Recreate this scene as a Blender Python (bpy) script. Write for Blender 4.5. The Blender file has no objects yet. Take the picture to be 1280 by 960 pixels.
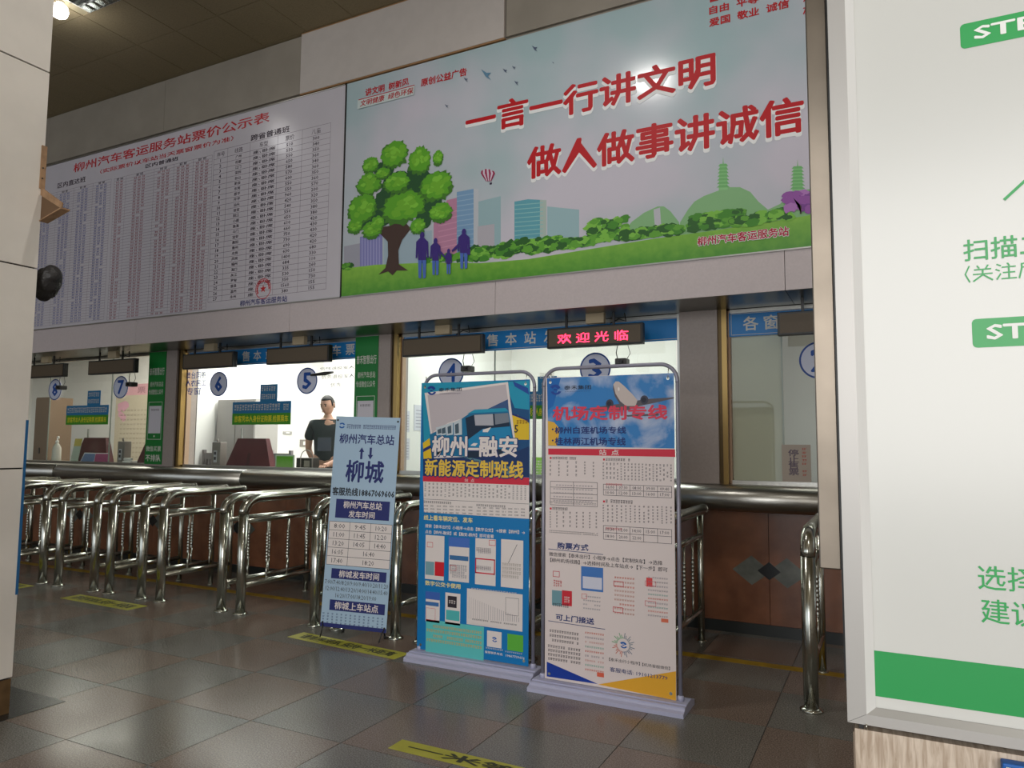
import bpy, bmesh, math, random
from mathutils import Vector, Matrix
random.seed(7)
PI = math.pi
SC = bpy.context.scene
COL = SC.collection

# ------------------------------------------------------------------ camera
FPX, YAW, PIT, ROL, EYE = 913.957, 0.473016, 0.081862, 0.008003, 1.45
Fv = Vector((-math.sin(YAW)*math.cos(PIT), math.cos(YAW)*math.cos(PIT), math.sin(PIT)))
R0 = Vector((math.cos(YAW), math.sin(YAW), 0)); U0 = R0.cross(Fv)
Rv = R0*math.cos(ROL) + U0*math.sin(ROL); Uv = Rv.cross(Fv)
CAMP = Vector((0, 0, EYE))
cam = bpy.data.cameras.new('camera'); cam.sensor_width = 36; cam.lens = FPX/1280*36
cam.clip_start = .05; cam.clip_end = 100
camo = bpy.data.objects.new('camera', cam); COL.objects.link(camo)
camo.matrix_world = Matrix(((Rv.x, Uv.x, -Fv.x, 0), (Rv.y, Uv.y, -Fv.y, 0), (Rv.z, Uv.z, -Fv.z, EYE), (0, 0, 0, 1)))
SC.camera = camo

# ------------------------------------------------------------------ world, light, exposure
w = bpy.data.worlds.new('world'); SC.world = w; w.use_nodes = True
w.node_tree.nodes['Background'].inputs[0].default_value = (.86, .93, 1, 1)
w.node_tree.nodes['Background'].inputs[1].default_value = 1.2
SC.view_settings.view_transform = 'Standard'; SC.view_settings.look = 'None'
SC.view_settings.gamma = 1; SC.view_settings.exposure = 0.12; SC.view_settings.use_curve_mapping = False
def area(name, loc, rot, sx, sy, watt, colr=(1, 1, 1)):
    l = bpy.data.lights.new(name, 'AREA'); l.shape = 'RECTANGLE'; l.size = sx; l.size_y = sy
    l.energy = watt; l.color = colr
    o = bpy.data.objects.new(name, l); COL.objects.link(o); o.location = loc; o.rotation_euler = rot
    return o
# daylight of the entrance behind the camera
area('entrance_daylight', (2.5, -5.5, 2.6), (math.radians(84), 0, math.radians(14)), 7, 3.2, 430, (1, .97, .93))
# office ceiling lamps (one per room bay)
area('office_light', (-6.5, 7.3, 3.28), (0, 0, 0), 3.4, 1.0, 135, (1, .98, .97))
area('office_light', (-10.6, 7.5, 3.28), (0, 0, 0), 3.6, .8, 85, (1, .93, .84))
area('office_light', (-3.2, 7.3, 3.28), (0, 0, 0), 2.4, .8, 62, (.97, 1, .97))
area('office_light', (.3, 7.3, 3.28), (0, 0, 0), 1.6, .6, 12, (1, .95, .88))

# ------------------------------------------------------------------ helpers
def ray(x, y): return Fv*FPX + Rv*(x-640) - Uv*(y-480)
def W(x, y, Y):
    d = ray(x, y); t = Y/d.y; return (d.x*t, d.z*t + EYE)
def S(r, g, b):
    f = lambda c: (c/255/12.92) if c/255 <= .04045 else ((c/255+.055)/1.055)**2.4
    return (f(r), f(g), f(b), 1)
MATS = {}
def mat(name, rgb, rough=.5, metal=0, spec=.5, noise=0, nscale=8, bump=0, bscale=40, rgb2=None, emit=0, coat=0):
    if name in MATS: return MATS[name]
    m = bpy.data.materials.new(name); m.use_nodes = True; MATS[name] = m
    nt = m.node_tree; b = nt.nodes['Principled BSDF']; c = S(*rgb)
    b.inputs['Base Color'].default_value = c; b.inputs['Roughness'].default_value = rough
    b.inputs['Metallic'].default_value = metal; b.inputs['Specular IOR Level'].default_value = spec
    b.inputs['Coat Weight'].default_value = coat
    if emit: b.inputs['Emission Color'].default_value = c; b.inputs['Emission Strength'].default_value = emit
    if noise or rgb2 or bump:
        tc = nt.nodes.new('ShaderNodeTexCoord')
    if noise or rgb2:
        n = nt.nodes.new('ShaderNodeTexNoise'); n.inputs['Scale'].default_value = nscale; n.inputs['Detail'].default_value = 6
        nt.links.new(tc.outputs['Object'], n.inputs['Vector'])
        r = nt.nodes.new('ShaderNodeValToRGB'); c2 = S(*rgb2) if rgb2 else tuple(v*(1-noise) for v in c[:3])+(1,)
        r.color_ramp.elements[0].position = .35; r.color_ramp.elements[1].position = .65
        r.color_ramp.elements[0].color = c2; r.color_ramp.elements[1].color = c
        nt.links.new(n.outputs['Fac'], r.inputs['Fac']); nt.links.new(r.outputs['Color'], b.inputs['Base Color'])
    if bump:
        n = nt.nodes.new('ShaderNodeTexNoise'); n.inputs['Scale'].default_value = bscale; n.inputs['Detail'].default_value = 3
        nt.links.new(tc.outputs['Object'], n.inputs['Vector'])
        bu = nt.nodes.new('ShaderNodeBump'); bu.inputs['Strength'].default_value = bump; bu.inputs['Distance'].default_value = .02
        nt.links.new(n.outputs['Fac'], bu.inputs['Height']); nt.links.new(bu.outputs['Normal'], b.inputs['Normal'])
    return m
def ink(r, g, b, rough=.5): return mat('print_%d_%d_%d' % (r, g, b), (r, g, b), rough, spec=.35)

def obj(name, data, parent=None, m=None, loc=None):
    o = bpy.data.objects.new(name, data); COL.objects.link(o)
    if parent: o.parent = parent
    if loc: o.location = loc
    if m is not None and data is not None and not data.materials:
        for q in (m if isinstance(m, (list, tuple)) else [m]): data.materials.append(q)
    return o
def tag(o, label=None, cat=None, group=None, kind=None):
    if label: o['label'] = label
    if cat: o['category'] = cat
    if group: o['group'] = group
    if kind: o['kind'] = kind
    return o
def empty(name, loc, label=None, cat=None, group=None, kind=None, rz=0):
    o = bpy.data.objects.new(name, None); o.empty_display_size = .1; COL.objects.link(o)
    o.location = loc; o.rotation_euler = (0, 0, rz)
    return tag(o, label, cat, group, kind)
class MB:
    def __init__(s): s.v = []; s.f = []; s.mi = []; s.sm = []
    def raw(s, v, f, mi=0, smooth=False):
        n = len(s.v); s.v += [tuple(q) for q in v]
        for q in f: s.f.append(tuple(i+n for i in q)); s.mi.append(mi); s.sm.append(smooth)
        return s
    def box(s, x0, x1, y0, y1, z0, z1, mi=0, bev=0, skip=()):
        if bev:
            bm = bmesh.new(); bmesh.ops.create_cube(bm, size=1)
            for q in bm.verts: q.co = Vector(((x0+x1)/2+q.co.x*(x1-x0), (y0+y1)/2+q.co.y*(y1-y0), (z0+z1)/2+q.co.z*(z1-z0)))
            bmesh.ops.bevel(bm, geom=bm.edges[:], offset=bev, segments=2, profile=.5, affect='EDGES')
            bm.verts.index_update()
            s.raw([q.co[:] for q in bm.verts], [[q.index for q in f.verts] for f in bm.faces], mi); bm.free(); return s
        v = [(x, y, z) for x in (x0, x1) for y in (y0, y1) for z in (z0, z1)]
        f = [(0, 1, 3, 2), (4, 6, 7, 5), (0, 4, 5, 1), (2, 3, 7, 6), (0, 2, 6, 4), (1, 5, 7, 3)]
        return s.raw(v, f, mi)
    def tube(s, path, r, seg=12, mi=0, caps=True):
        P = [Vector(p) for p in path]; n = len(P); rr = r if isinstance(r, (list, tuple)) else [r]*n
        t = (P[1]-P[0]).normalized(); a = t.orthogonal().normalized(); vs = []
        for i in range(n):
            tt = (P[min(i+1, n-1)]-P[max(i-1, 0)]).normalized()
            a = (a - tt*a.dot(tt)).normalized(); b = tt.cross(a)
            for k in range(seg):
                an = 2*PI*k/seg; vs.append(P[i]+(a*math.cos(an)+b*math.sin(an))*rr[i])
        fs = [(i*seg+k, i*seg+(k+1) % seg, (i+1)*seg+(k+1) % seg, (i+1)*seg+k) for i in range(n-1) for k in range(seg)]
        s.raw(vs, fs, mi, True)
        if caps:
            m0 = len(s.v)-n*seg
            s.f.append(tuple(m0+k for k in range(seg))[::-1]); s.mi.append(mi); s.sm.append(False)
            s.f.append(tuple(m0+(n-1)*seg+k for k in range(seg))); s.mi.append(mi); s.sm.append(False)
        return s
    def lathe(s, prof, c=(0, 0, 0), seg=16, mi=0):
        return s.tube([(c[0], c[1], c[2]+z) for r, z in prof], [max(r, 1e-4) for r, z in prof], seg, mi)
    def prism(s, pts, axis, a, b, mi=0):   # pts 2D profile extruded along axis 'x' (pts=(y,z)), 'y' (x,z), 'z' (x,y)
        mk = {'x': lambda p, t: (t, p[0], p[1]), 'y': lambda p, t: (p[0], t, p[1]), 'z': lambda p, t: (p[0], p[1], t)}[axis]
        n = len(pts); v = [mk(p, a) for p in pts]+[mk(p, b) for p in pts]
        f = [tuple(range(n))[::-1], tuple(range(n, 2*n))]+[(i, (i+1) % n, n+(i+1) % n, n+i) for i in range(n)]
        return s.raw(v, f, mi)
    def mesh(s, name):
        me = bpy.data.meshes.new(name); me.from_pydata(s.v, [], s.f)
        me.polygons.foreach_set('material_index', s.mi); me.polygons.foreach_set('use_smooth', s.sm)
        bm = bmesh.new(); bm.from_mesh(me); bmesh.ops.recalc_face_normals(bm, faces=bm.faces[:]); bm.to_mesh(me); bm.free()
        return me
    def build(s, name, m, parent=None, loc=None): return obj(name, s.mesh(name), parent, m, loc)

TC = {}
def glyphs(txt, bold, line=1.0, space=1.0):
    k = (txt, bold, line, space)
    if k in TC: return TC[k]
    c = bpy.data.curves.new('t', 'FONT'); c.body = txt; c.resolution_u = 1; c.offset = bold; c.space_line = line; c.space_character = space
    c.align_x = 'CENTER' if '\n' in txt else 'LEFT'
    o = bpy.data.objects.new('t', c); COL.objects.link(o)
    dg = bpy.context.evaluated_depsgraph_get(); me = bpy.data.meshes.new_from_object(o.evaluated_get(dg))
    v = [(q.co.x, q.co.y) for q in me.vertices]; f = [tuple(p.vertices) for p in me.polygons]
    bpy.data.objects.remove(o); bpy.data.curves.remove(c); bpy.data.meshes.remove(me)
    xs = [q[0] for q in v]; ys = [q[1] for q in v]
    TC[k] = (v, f, min(xs), max(xs), min(ys), max(ys)); return TC[k]

def bold_shifts(b):
    if b <= 0: return [(0, 0)]
    r = b*.55; n = 8 if b < .06 else 12
    o = [(0, 0)]+[(r*math.cos(2*PI*k/n), r*math.sin(2*PI*k/n)) for k in range(n)]
    return o if b < .06 else o+[(r*.5*math.cos(2*PI*k/6), r*.5*math.sin(2*PI*k/6)) for k in range(6)]
class Sheet:
    """flat print on a panel: local plane y=0, facing -y"""
    def __init__(s, parent, M, step=.00025):
        s.p = parent; s.M = M; s.I = M.inverted(); s.parts = {}; s.step = step
    def uv(s, x, y):
        o = s.I @ CAMP; d = (s.I.to_3x3() @ ray(x, y)); t = -o.y/d.y; return (o.x+d.x*t, o.z+d.z*t)
    def _p(s, part): return s.parts.setdefault(part, dict(v=[], f=[], mi=[], m=[]))
    def add(s, part, uvs, m, L=1, faces=None):
        q = s._p(part); q['n'] = q.get('n', 0)+(len(faces) if faces else 1)
        if m not in q['m']: q['m'].append(m)
        k = q['m'].index(m); n = len(q['v']); cl = getattr(s, 'clip', None); q['v'] += [(a, -s.step*L, b) if not cl else (min(max(a, 0), cl[0]), -s.step*L, min(max(b, 0), cl[1])) for a, b in uvs]
        for f in (faces or [tuple(range(len(uvs)))]): q['f'].append(tuple(i+n for i in f)); q['mi'].append(k)
    def poly(s, part, pts, m, L=1): s.nb = getattr(s, 'nb', 0)+1; L += s.nb*.028; s.add(part, [s.uv(*p) for p in pts], m, L)
    def rect(s, part, u0, v0, u1, v1, m, L=1): s.add(part, [(u0, v0), (u1, v0), (u1, v1), (u0, v1)], m, L)
    def prect(s, part, a, b, m, L=1):   # pixel corners: left-bottom a, right-top b
        (u0, v0), (u1, v1) = s.uv(*a), s.uv(*b); s.rect(part, u0, v0, u1, v1, m, L)
    def line(s, part, a, b, wd, m, L=1):
        a = Vector(a); b = Vector(b); n = (b-a).normalized(); n = Vector((-n.y, n.x))*wd/2
        s.add(part, [tuple(a-n), tuple(b-n), tuple(b+n), tuple(a+n)], m, L)
    def text(s, txt, a, b, m, L=3, bold=.0, part='lettering', px=True, line=1.0, space=1.0, shear=0, ref=None):
        v, f, x0, x1, y0, y1 = glyphs(txt, 0, line, space)
        (u0, w0), (u1, w1) = (s.uv(*a), s.uv(*b)) if px else (a, b)
        su = (u1-u0)/(x1-x0); sv = (w1-w0)/(y1-y0)
        for k, (dx, dy) in enumerate(bold_shifts(bold)):
            s.add(part, [(u0+(q[0]+dx-x0)*su+shear*(q[1]-y0)*sv, w0+(q[1]+dy-y0)*sv) for q in v], m, L+k*.05, f)
    def level(s, x, y, xr):      # point right of (x, y) at pixel column xr on the same printed line
        u0, v0 = s.uv(x, y); yr = y
        for _ in range(4):
            u1, v1 = s.uv(xr, yr); h = s.uv(xr, yr+1)[1]-v1; yr += (v0-v1)/h
        return u1, v0
    def row(s, cv, txt, l, xr, h, m, L=4, bold=0, **k):   # l: left centre of the line, h: height (crop pixels, cv converts)
        x, y = cv(*l); u1, _ = s.level(x, y, cv(xr, l[1])[0]); u0, va = s.uv(*cv(l[0], l[1]+h/2)); vb = s.uv(*cv(l[0], l[1]-h/2))[1]
        if isinstance(txt, int): s.scrib((u0, va), (u1, vb), txt, m, L, px=False, **k)
        else: s.text(txt, (u0, va), (u1, vb), m, L, bold, px=False, **k)
    def scrib(s, a, b, n, m, L=3, part='small_print', px=True, vert=False):
        (u0, v0), (u1, v1) = (s.uv(*a), s.uv(*b)) if px else (a, b)
        pts = []; fs = []
        for i in range(n):
            if vert: cu0, cu1 = u0, u1; h = (v1-v0)/n; cv1 = v1-i*h; cv0 = cv1-h*.55; cu0 = u0+(u1-u0)*.1; cu1 = u1-(u1-u0)*.1
            else: wd = (u1-u0)/n; cu0 = u0+i*wd; cu1 = cu0+wd*.8; cv0, cv1 = v0, v1
            if random.random() < .04: continue
            cw = cu1-cu0; ch = cv1-cv0
            bars = [(0, random.uniform(.7, .88), 1, .12), (.1, random.uniform(.35, .55), .9, .12), (.05, random.uniform(0, .15), .8, .12)]
            for (x, y, q, t) in bars: k = len(pts); pts += [(cu0+cw*x, cv0+ch*y), (cu0+cw*q, cv0+ch*y), (cu0+cw*q, cv0+ch*(y+t)), (cu0+cw*x, cv0+ch*(y+t))]; fs.append((k, k+1, k+2, k+3))
            for x in (random.uniform(.1, .3), random.uniform(.55, .8)):
                k = len(pts); pts += [(cu0+cw*x, cv0), (cu0+cw*(x+.12), cv0), (cu0+cw*(x+.12), cv1), (cu0+cw*x, cv1)]; fs.append((k, k+1, k+2, k+3))
        if pts: s.add(part, pts, m, L, fs)
    def blob(s, part, cu, cv, ru, rv, m, L=1, n=26, jag=.18, rnd=random):
        pts = [(cu, cv)]
        for i in range(n):
            a = 2*PI*i/n; k = 1+rnd.uniform(-jag, jag)*(1 if i % 2 else .4); pts.append((cu+ru*k*math.cos(a), cv+rv*k*math.sin(a)))
        s.nb = getattr(s, 'nb', 0)+1
        s.add(part, pts, m, L+s.nb*.028, [(0, i+1, (i+1) % n+1) for i in range(n)])
    def done(s):
        for k, q in s.parts.items():
            me = bpy.data.meshes.new(k); me.from_pydata(q['v'], [], q['f']); me.polygons.foreach_set('material_index', q['mi'])
            for m in q['m']: me.materials.append(m)
            o = obj(k, me, s.p)
            if q['n'] > 1: o['kind'] = 'stuff'
def panel(name, u0, v0, u1, v1, th, m, parent=None, loc=None, bev=0):
    return MB().box(u0, u1, 0, th, v0, v1, bev=bev).build(name, m, parent, loc)

# ------------------------------------------------------------------ materials
steel = mat('polished_steel', (190, 190, 180), .2, 1)
steel_b = mat('brushed_steel', (172, 170, 164), .32, 1, bump=.05, bscale=30)
gold = mat('gold_anodised_frame', (150, 124, 78), .3, 1)
soffit_m = mat('mirror_soffit_panel', (112, 112, 102), .3, 1, bump=.04, bscale=5)
alu = mat('fascia_aluminium_panel', (196, 184, 184), .42, 0, .5, noise=.06, nscale=60)
alu2 = mat('pillar_panel', (158, 146, 140), .45, 0, .5, noise=.08, nscale=50)
wallp = mat('upper_wall_panel', (148, 140, 128), .5, noise=.12, nscale=3)
wallw = mat('white_board_panel', (190, 182, 176), .5, noise=.05, nscale=9)
black = mat('black_plastic', (24, 22, 20), .4)
dark = mat('dark_joint', (40, 36, 32), .8)
office_w = mat('office_white_paint', (236, 234, 230), .7)

# ------------------------------------------------------------------ floor
def granite(name, a, b):
    m = bpy.data.materials.new(name); m.use_nodes = True; nt = m.node_tree; p = nt.nodes['Principled BSDF']
    tc = nt.nodes.new('ShaderNodeTexCoord'); oi = nt.nodes.new('ShaderNodeObjectInfo')
    ad = nt.nodes.new('ShaderNodeVectorMath'); ad.operation = 'ADD'
    nt.links.new(tc.outputs['Object'], ad.inputs[0]); nt.links.new(oi.outputs['Location'], ad.inputs[1])
    n = nt.nodes.new('ShaderNodeTexNoise'); n.inputs['Scale'].default_value = 150; n.inputs['Detail'].default_value = 4
    n2 = nt.nodes.new('ShaderNodeTexNoise'); n2.inputs['Scale'].default_value = 2.2; n2.inputs['Detail'].default_value = 5
    for q in (n, n2): nt.links.new(ad.outputs[0], q.inputs['Vector'])
    r = nt.nodes.new('ShaderNodeValToRGB'); e = r.color_ramp.elements
    e[0].position = .38; e[0].color = S(*[c*.8 for c in a]); e[1].position = .5; e[1].color = S(*a)
    k = e.new(.63); k.color = S(*b)
    mx = nt.nodes.new('ShaderNodeMix'); mx.data_type = 'RGBA'; mx.blend_type = 'MULTIPLY'; mx.inputs['Factor'].default_value = .5
    nt.links.new(n.outputs['Fac'], r.inputs['Fac']); nt.links.new(r.outputs['Color'], mx.inputs['A'])
    r2 = nt.nodes.new('ShaderNodeValToRGB'); r2.color_ramp.elements[0].color = (.55, .55, .55, 1); r2.color_ramp.elements[1].color = (1, 1, 1, 1)
    nt.links.new(n2.outputs['Fac'], r2.inputs['Fac']); nt.links.new(r2.outputs['Color'], mx.inputs['B'])
    nt.links.new(mx.outputs['Result'], p.inputs['Base Color'])
    mr = nt.nodes.new('ShaderNodeMapRange'); mr.inputs['To Min'].default_value = .13; mr.inputs['To Max'].default_value = .32
    nt.links.new(n2.outputs['Fac'], mr.inputs['Value']); nt.links.new(mr.outputs['Result'], p.inputs['Roughness'])
    bu = nt.nodes.new('ShaderNodeBump'); bu.inputs['Strength'].default_value = .03; bu.inputs['Distance'].default_value = .001
    nt.links.new(n.outputs['Fac'], bu.inputs['Height']); nt.links.new(bu.outputs['Normal'], p.inputs['Normal'])
    return m
g_grey = granite('grey_granite', (116, 113, 106), (142, 139, 132)); g_pink = granite('pink_granite', (126, 109, 97), (150, 134, 123))
floor = MB().box(-16, 4, -8, 6.05, -.1, -.002).build('floor', dark); tag(floor, kind='structure')
T = .6; X0, Y0 = -4.2, 2.9
def tile_mesh(m):
    g = .0022; b = MB(); b.box(g, T-g, g, T-g, -.002, .0)
    me = b.mesh('floor_tile'); me.materials.append(m); return me
tm = [tile_mesh(g_grey), tile_mesh(g_pink)]; far = [MB(), MB()]
i0 = round((-16-X0)/T); cnt = 0
for i in range(-19, 14):
    for j in range(-18, 6):
        x, y = X0+i*T, Y0+j*T
        if y+T > 6.06 and y > 5.9: continue
        y1 = min(T, 6.0-y)
        vis = -11 < x < 0.5 and y > 1.0 and x > -2.6*(y+1.2)
        k = (i+j) % 2
        if vis and cnt < 295:
            cnt += 1
            o = obj('floor_tile', tm[k], floor, loc=(x, y, 0))
            if y1 < T: o.scale.y = y1/T
        else: far[k].box(x+.002, x+T-.002, y+.002, y+y1-.002, -.002, 0)
for k in (0, 1):
    o = far[k].build('floor_tile_field', (g_grey, g_pink)[k], floor); tag(o, kind='stuff')
# ------------------------------------------------------------------ ceiling
CZ = 5.65
ceil_m = mat('mineral_ceiling_tile', (142, 128, 98), .85, noise=.18, nscale=90, bump=.15, bscale=120)
grid_m = mat('ceiling_grid', (150, 140, 112), .6)
ceiling = MB().box(-16, 4, -8, 5.6, CZ+.004, CZ+.1).build('ceiling', grid_m); tag(ceiling, kind='structure')
cme = MB().box(.004, T-.004, .004, T-.004, -.004, .004).mesh('ceiling_tile'); cme.materials.append(ceil_m)
rest = MB()
for i in range(-15, 18):
    for j in range(-21, 2):
        x, y = -6.97+i*T, 4.81-T+j*T+T
        if x > 3.9 or x < -16: continue
        y1 = min(T, 5.46-y)
        if y1 <= .02: continue
        if -6.86 < x+.3 < -5.7 and 3.5 < y+.3 < 4.2: continue
        if y > 2.9 and x < -1.5:
            o = obj('ceiling_tile', cme, ceiling, loc=(x, y, CZ))
            if y1 < T: o.scale.y = y1/T
        else: rest.box(x+.003, x+T-.003, y+.003, y+y1-.003, CZ-.004, CZ+.004)
tag(rest.build('ceiling_tile_field', ceil_m, ceiling), kind='stuff')

# ------------------------------------------------------------------ hall walls
hallw = mat('hall_wall_paint', (176, 168, 156), .6)
tag(MB().box(-16.1, -16, -8, 6, 0, CZ).build('wall_left', hallw), kind='structure')
tag(MB().box(4, 4.1, -8, 6, 0, CZ).build('wall_right', hallw), kind='structure')
# upper wall above the boards
FY = 5.45
ub = MB().box(-16, 4, FY+.03, FY+.2, 2.6, CZ).build('wall_back', wallp); tag(ub, kind='structure')
for a, b in ((-12.0, -9.6), (-9.596, -7.35), (-7.346, -5.24), (-2.876, -.6), (-.596, 1.7)):
    MB().box(a, b, FY-.0, FY+.03, 5.02, CZ-.012).build('wall_panel', wallp, ub)
pn = MB().box(-5.235, -2.88, FY-.035, FY, 4.999, CZ-.02, bev=.003).build('trim_7', wallw); tag(pn, kind='structure')
MB().box(-5.24, -2.876, FY-.03, FY, 4.985, 4.998).build('wood_strip', mat('raw_wood_edge', (150, 112, 72), .7), pn)
MB().box(-5.24, -2.876, FY-.03, FY, CZ-.019, CZ-.006).build('wood_strip', mat('raw_wood_edge', (150, 112, 72), .7), pn)
# fascia strip under the boards and mirror soffit
SZ = 2.555
fas = MB().box(-13, 4, FY+.01, FY+.12, SZ+.005, 2.86).build('trim_1', dark); tag(fas, kind='structure')
xs = [-13, -12.35, -10.0, -7.65, -5.3, -2.955, -.61, 1.74, 4]
for a, b in zip(xs, xs[1:]):
    MB().box(a+.002, b-.002, FY-.006, FY+.01, SZ, 2.845, bev=.001).build('fascia_panel', alu, fas)
sof = MB().box(-13, 4, FY+.01, 6.2, SZ+.004, SZ+.05).build('trim_2', dark); tag(sof, kind='structure')
for a, b in zip(xs, xs[1:]):
    MB().box(a+.002, b-.002, FY+.01, 6.02, SZ, SZ+.006).build('soffit_panel', soffit_m, sof)

# ------------------------------------------------------------------ counter wall with stone slabs
WY = 6.0
slab_m = mat('red_brown_marble', (134, 86, 60), .22, noise=.45, nscale=3.5, coat=.1)
inl_m = mat('grey_green_marble', (104, 106, 98), .25, noise=.4, nscale=9); inlb = mat('black_granite', (22, 24, 25), .2)
cw = MB().box(-13, 4, WY+.03, WY+.18, 0, 1.1).build('wall_counter', dark); tag(cw, kind='structure')
p = 1.42
for k in range(-9, 3):
    x = -.835+k*p
    for a, b in ((x-p/2, x), (x, x+p/2)):
        MB().box(a+.0015, b-.0015, WY, WY+.03, .085, 1.05, bev=.001).build('stone_slab', slab_m, cw)
    if x < 1:
        for s in (-1, 1):
            MB().prism([(x+s*.13-.145, .485), (x+s*.13, .375), (x+s*.13+.145, .485), (x+s*.13, .6)], 'y', WY-.003-.001*s, WY+.001).build('stone_inlay', inl_m, cw)
        MB().prism([(x-.085, .49), (x, .425), (x+.085, .49), (x, .56)], 'y', WY-.007, WY+.001).build('stone_inlay', inlb, cw)
bb = MB().box(-13, 4, WY-.012, WY+.0, 0, .085).build('baseboard_back', mat('black_baseboard_stone', (26, 30, 28), .3)); tag(bb, kind='structure')

# ------------------------------------------------------------------ service counter (steel nosing and ledge)
ctr = empty('service_counter', (-4.5, 5.9, 0), 'long stainless steel ticket counter ledge with a thick rounded nosing', 'counter')
cloc = lambda x: x+4.5
joints = [-12.9, -9.55, -6.22, -2.7, .7, 3.9]
CT = 1.145
MB().box(-8.4, 8.4, -.06, .56, CT-.03, CT).build('counter_top', mat('counter_top_steel', (178, 176, 168), .28, 1, noise=.15, nscale=4), ctr)
for a, b in zip(joints, joints[1:]):
    pr = []
    for k in range(13):
        t = PI/2+PI*k/12; pr.append((-.06+.11*math.cos(t)*1.0, CT-.1+.1*math.sin(t)))
    pr += [(.0, CT-.2), (.0, CT)]
    o = MB().prism(pr, 'x', cloc(a)+.002, cloc(b)-.002).build('steel_nosing', steel_b, ctr)
    for q in o.data.polygons:
        q.use_smooth = abs(q.normal.x) < .5
    MB().tube([(cloc(a)-.004, -.06+.111*math.cos(PI/2+PI*k/12), CT-.103+.1*math.sin(PI/2+PI*k/12)) for k in range(2, 13)], .004, 6).build('weld_bead', steel, ctr)

# ------------------------------------------------------------------ pillars and windows
def pillar(n, x0, x1, lab):
    r = MB().box(x0+.01, x1-.01, WY+.012, WY+.32, CT, SZ).build('trim_%d' % n, dark); tag(r, kind='structure')
    MB().box(x0, x1, WY-.005, WY+.012, CT+.001, SZ, bev=.001).build('pillar_panel', alu2, r)
    MB().box(x0, x0+.01, WY+.012, WY+.3, CT+.001, SZ).build('pillar_panel', alu2, r)
    MB().box(x1-.01, x1, WY+.012, WY+.3, CT+.001, SZ).build('pillar_panel', alu2, r)
    return r
pillar(3, -8.13, -7.63, ''); pillar(4, -4.9, -4.455, ''); pillar(5, -1.51, -1.2, '')
dgold = mat('dark_bronze_frame', (84, 70, 50), .35, 1)
glass = bpy.data.materials.new('window_glass'); glass.use_nodes = True
nt = glass.node_tree; nt.nodes.clear(); out = nt.nodes.new('ShaderNodeOutputMaterial'); mx = nt.nodes.new('ShaderNodeMixShader')
tr = nt.nodes.new('ShaderNodeBsdfTransparent'); tr.inputs[0].default_value = (.93, .96, .94, 1)
gl = nt.nodes.new('ShaderNodeBsdfGlossy'); gl.inputs['Roughness'].default_value = .01
lw = nt.nodes.new('ShaderNodeLayerWeight'); lw.inputs[0].default_value = .5
pw = nt.nodes.new('ShaderNodeMath'); pw.operation = 'POWER'; pw.inputs[1].default_value = 4
fr = nt.nodes.new('ShaderNodeMath'); fr.operation = 'MULTIPLY_ADD'; fr.inputs[1].default_value = .5; fr.inputs[2].default_value = .03
nt.links.new(lw.outputs['Facing'], pw.inputs[0]); nt.links.new(pw.outputs[0], fr.inputs[0]); nt.links.new(fr.outputs[0], mx.inputs[0]); nt.links.new(tr.outputs[0], mx.inputs[1]); nt.links.new(gl.outputs[0], mx.inputs[2]); nt.links.new(mx.outputs[0], out.inputs[0])
GY = 6.09
def window(n, x0, x1, mull, gf=True):
    r = empty('window_%d' % n, (x0, GY, CT), kind='structure')
    L = x1-x0; h = SZ-CT
    f = MB(); fm = gold if gf else steel_b
    f.box(.0, .03, -.07, .0, 0, h); f.build('window_frame', dgold, r); MB().box(.03, .07, -.075, .0, 0, h).build('window_frame', fm, r); MB().box(.0, .085, .0, .06, 0, h).build('window_reveal', mat('peach_reveal', (176, 146, 122), .6), r)
    f = MB(); f.box(L-.03, L, -.05, .05, 0, h); f.box(.09, L-.03, -.03, .03, 0, .03); f.box(.09, L-.03, -.03, .03, h-.03, h); f.build('window_frame', steel_b, r)
    e = [.09]+[m-x0 for m in mull]+[L-.05]
    for a, b in zip(e, e[1:]): MB().box(a+.001, b-.001, -.004, .004, .03, h-.03).build('glass_pane', glass, r)
    for m in mull: MB().box(m-x0-.006, m-x0+.006, -.006, .006, .03, h-.03).build('glass_joint', mat('glass_edge', (150, 160, 150), .3), r)
window(1, -12.0, -8.13, [-10.3, -8.97]); window(2, -7.63, -4.9, []); window(3, -4.455, -1.51, [-3.3]); window(4, -1.2, 3.0, [-.72, .6])

# ------------------------------------------------------------------ ticket office interior
tag(MB().box(-16, 4, 6.3, 9.1, .15, .25).build('floor_office', mat('office_floor', (150, 146, 138), .5)), kind='structure')
tag(MB().box(-16, 4, 6.2, 9.1, 3.3, 3.4).build('ceiling_office', office_w), kind='structure')
tag(MB().box(-16, 4, 9.0, 9.1, .25, 3.3).build('wall_office', office_w), kind='structure')
tag(MB().box(-16, 4, WY+.14, 6.2, SZ+.05, 3.3).build('wall_office_front', office_w), kind='structure')
for nm, x in (('wall_office_left', -15.9), ('wall_office_partition', -8.05), ('wall_office_partition', -4.66), ('wall_office_partition', -1.35), ('wall_office_right', 3.0)):
    y0 = WY+.33
    tag(MB().box(x-.04, x+.04, y0, 9.0, .25, 3.3).build(nm, office_w), kind='structure')
sheer = mat('beige_blind', (196, 188, 172), .7)
# white blocking board behind window 4
bd = MB().box(-1.11, -.72, GY+.03, GY+.05, CT+.03, 2.34).build('blocking_board', mat('cream_board', (204, 196, 178), .6))
tag(bd, 'cream board closing the left pane of the window with the stop-selling notice', 'board')

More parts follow.
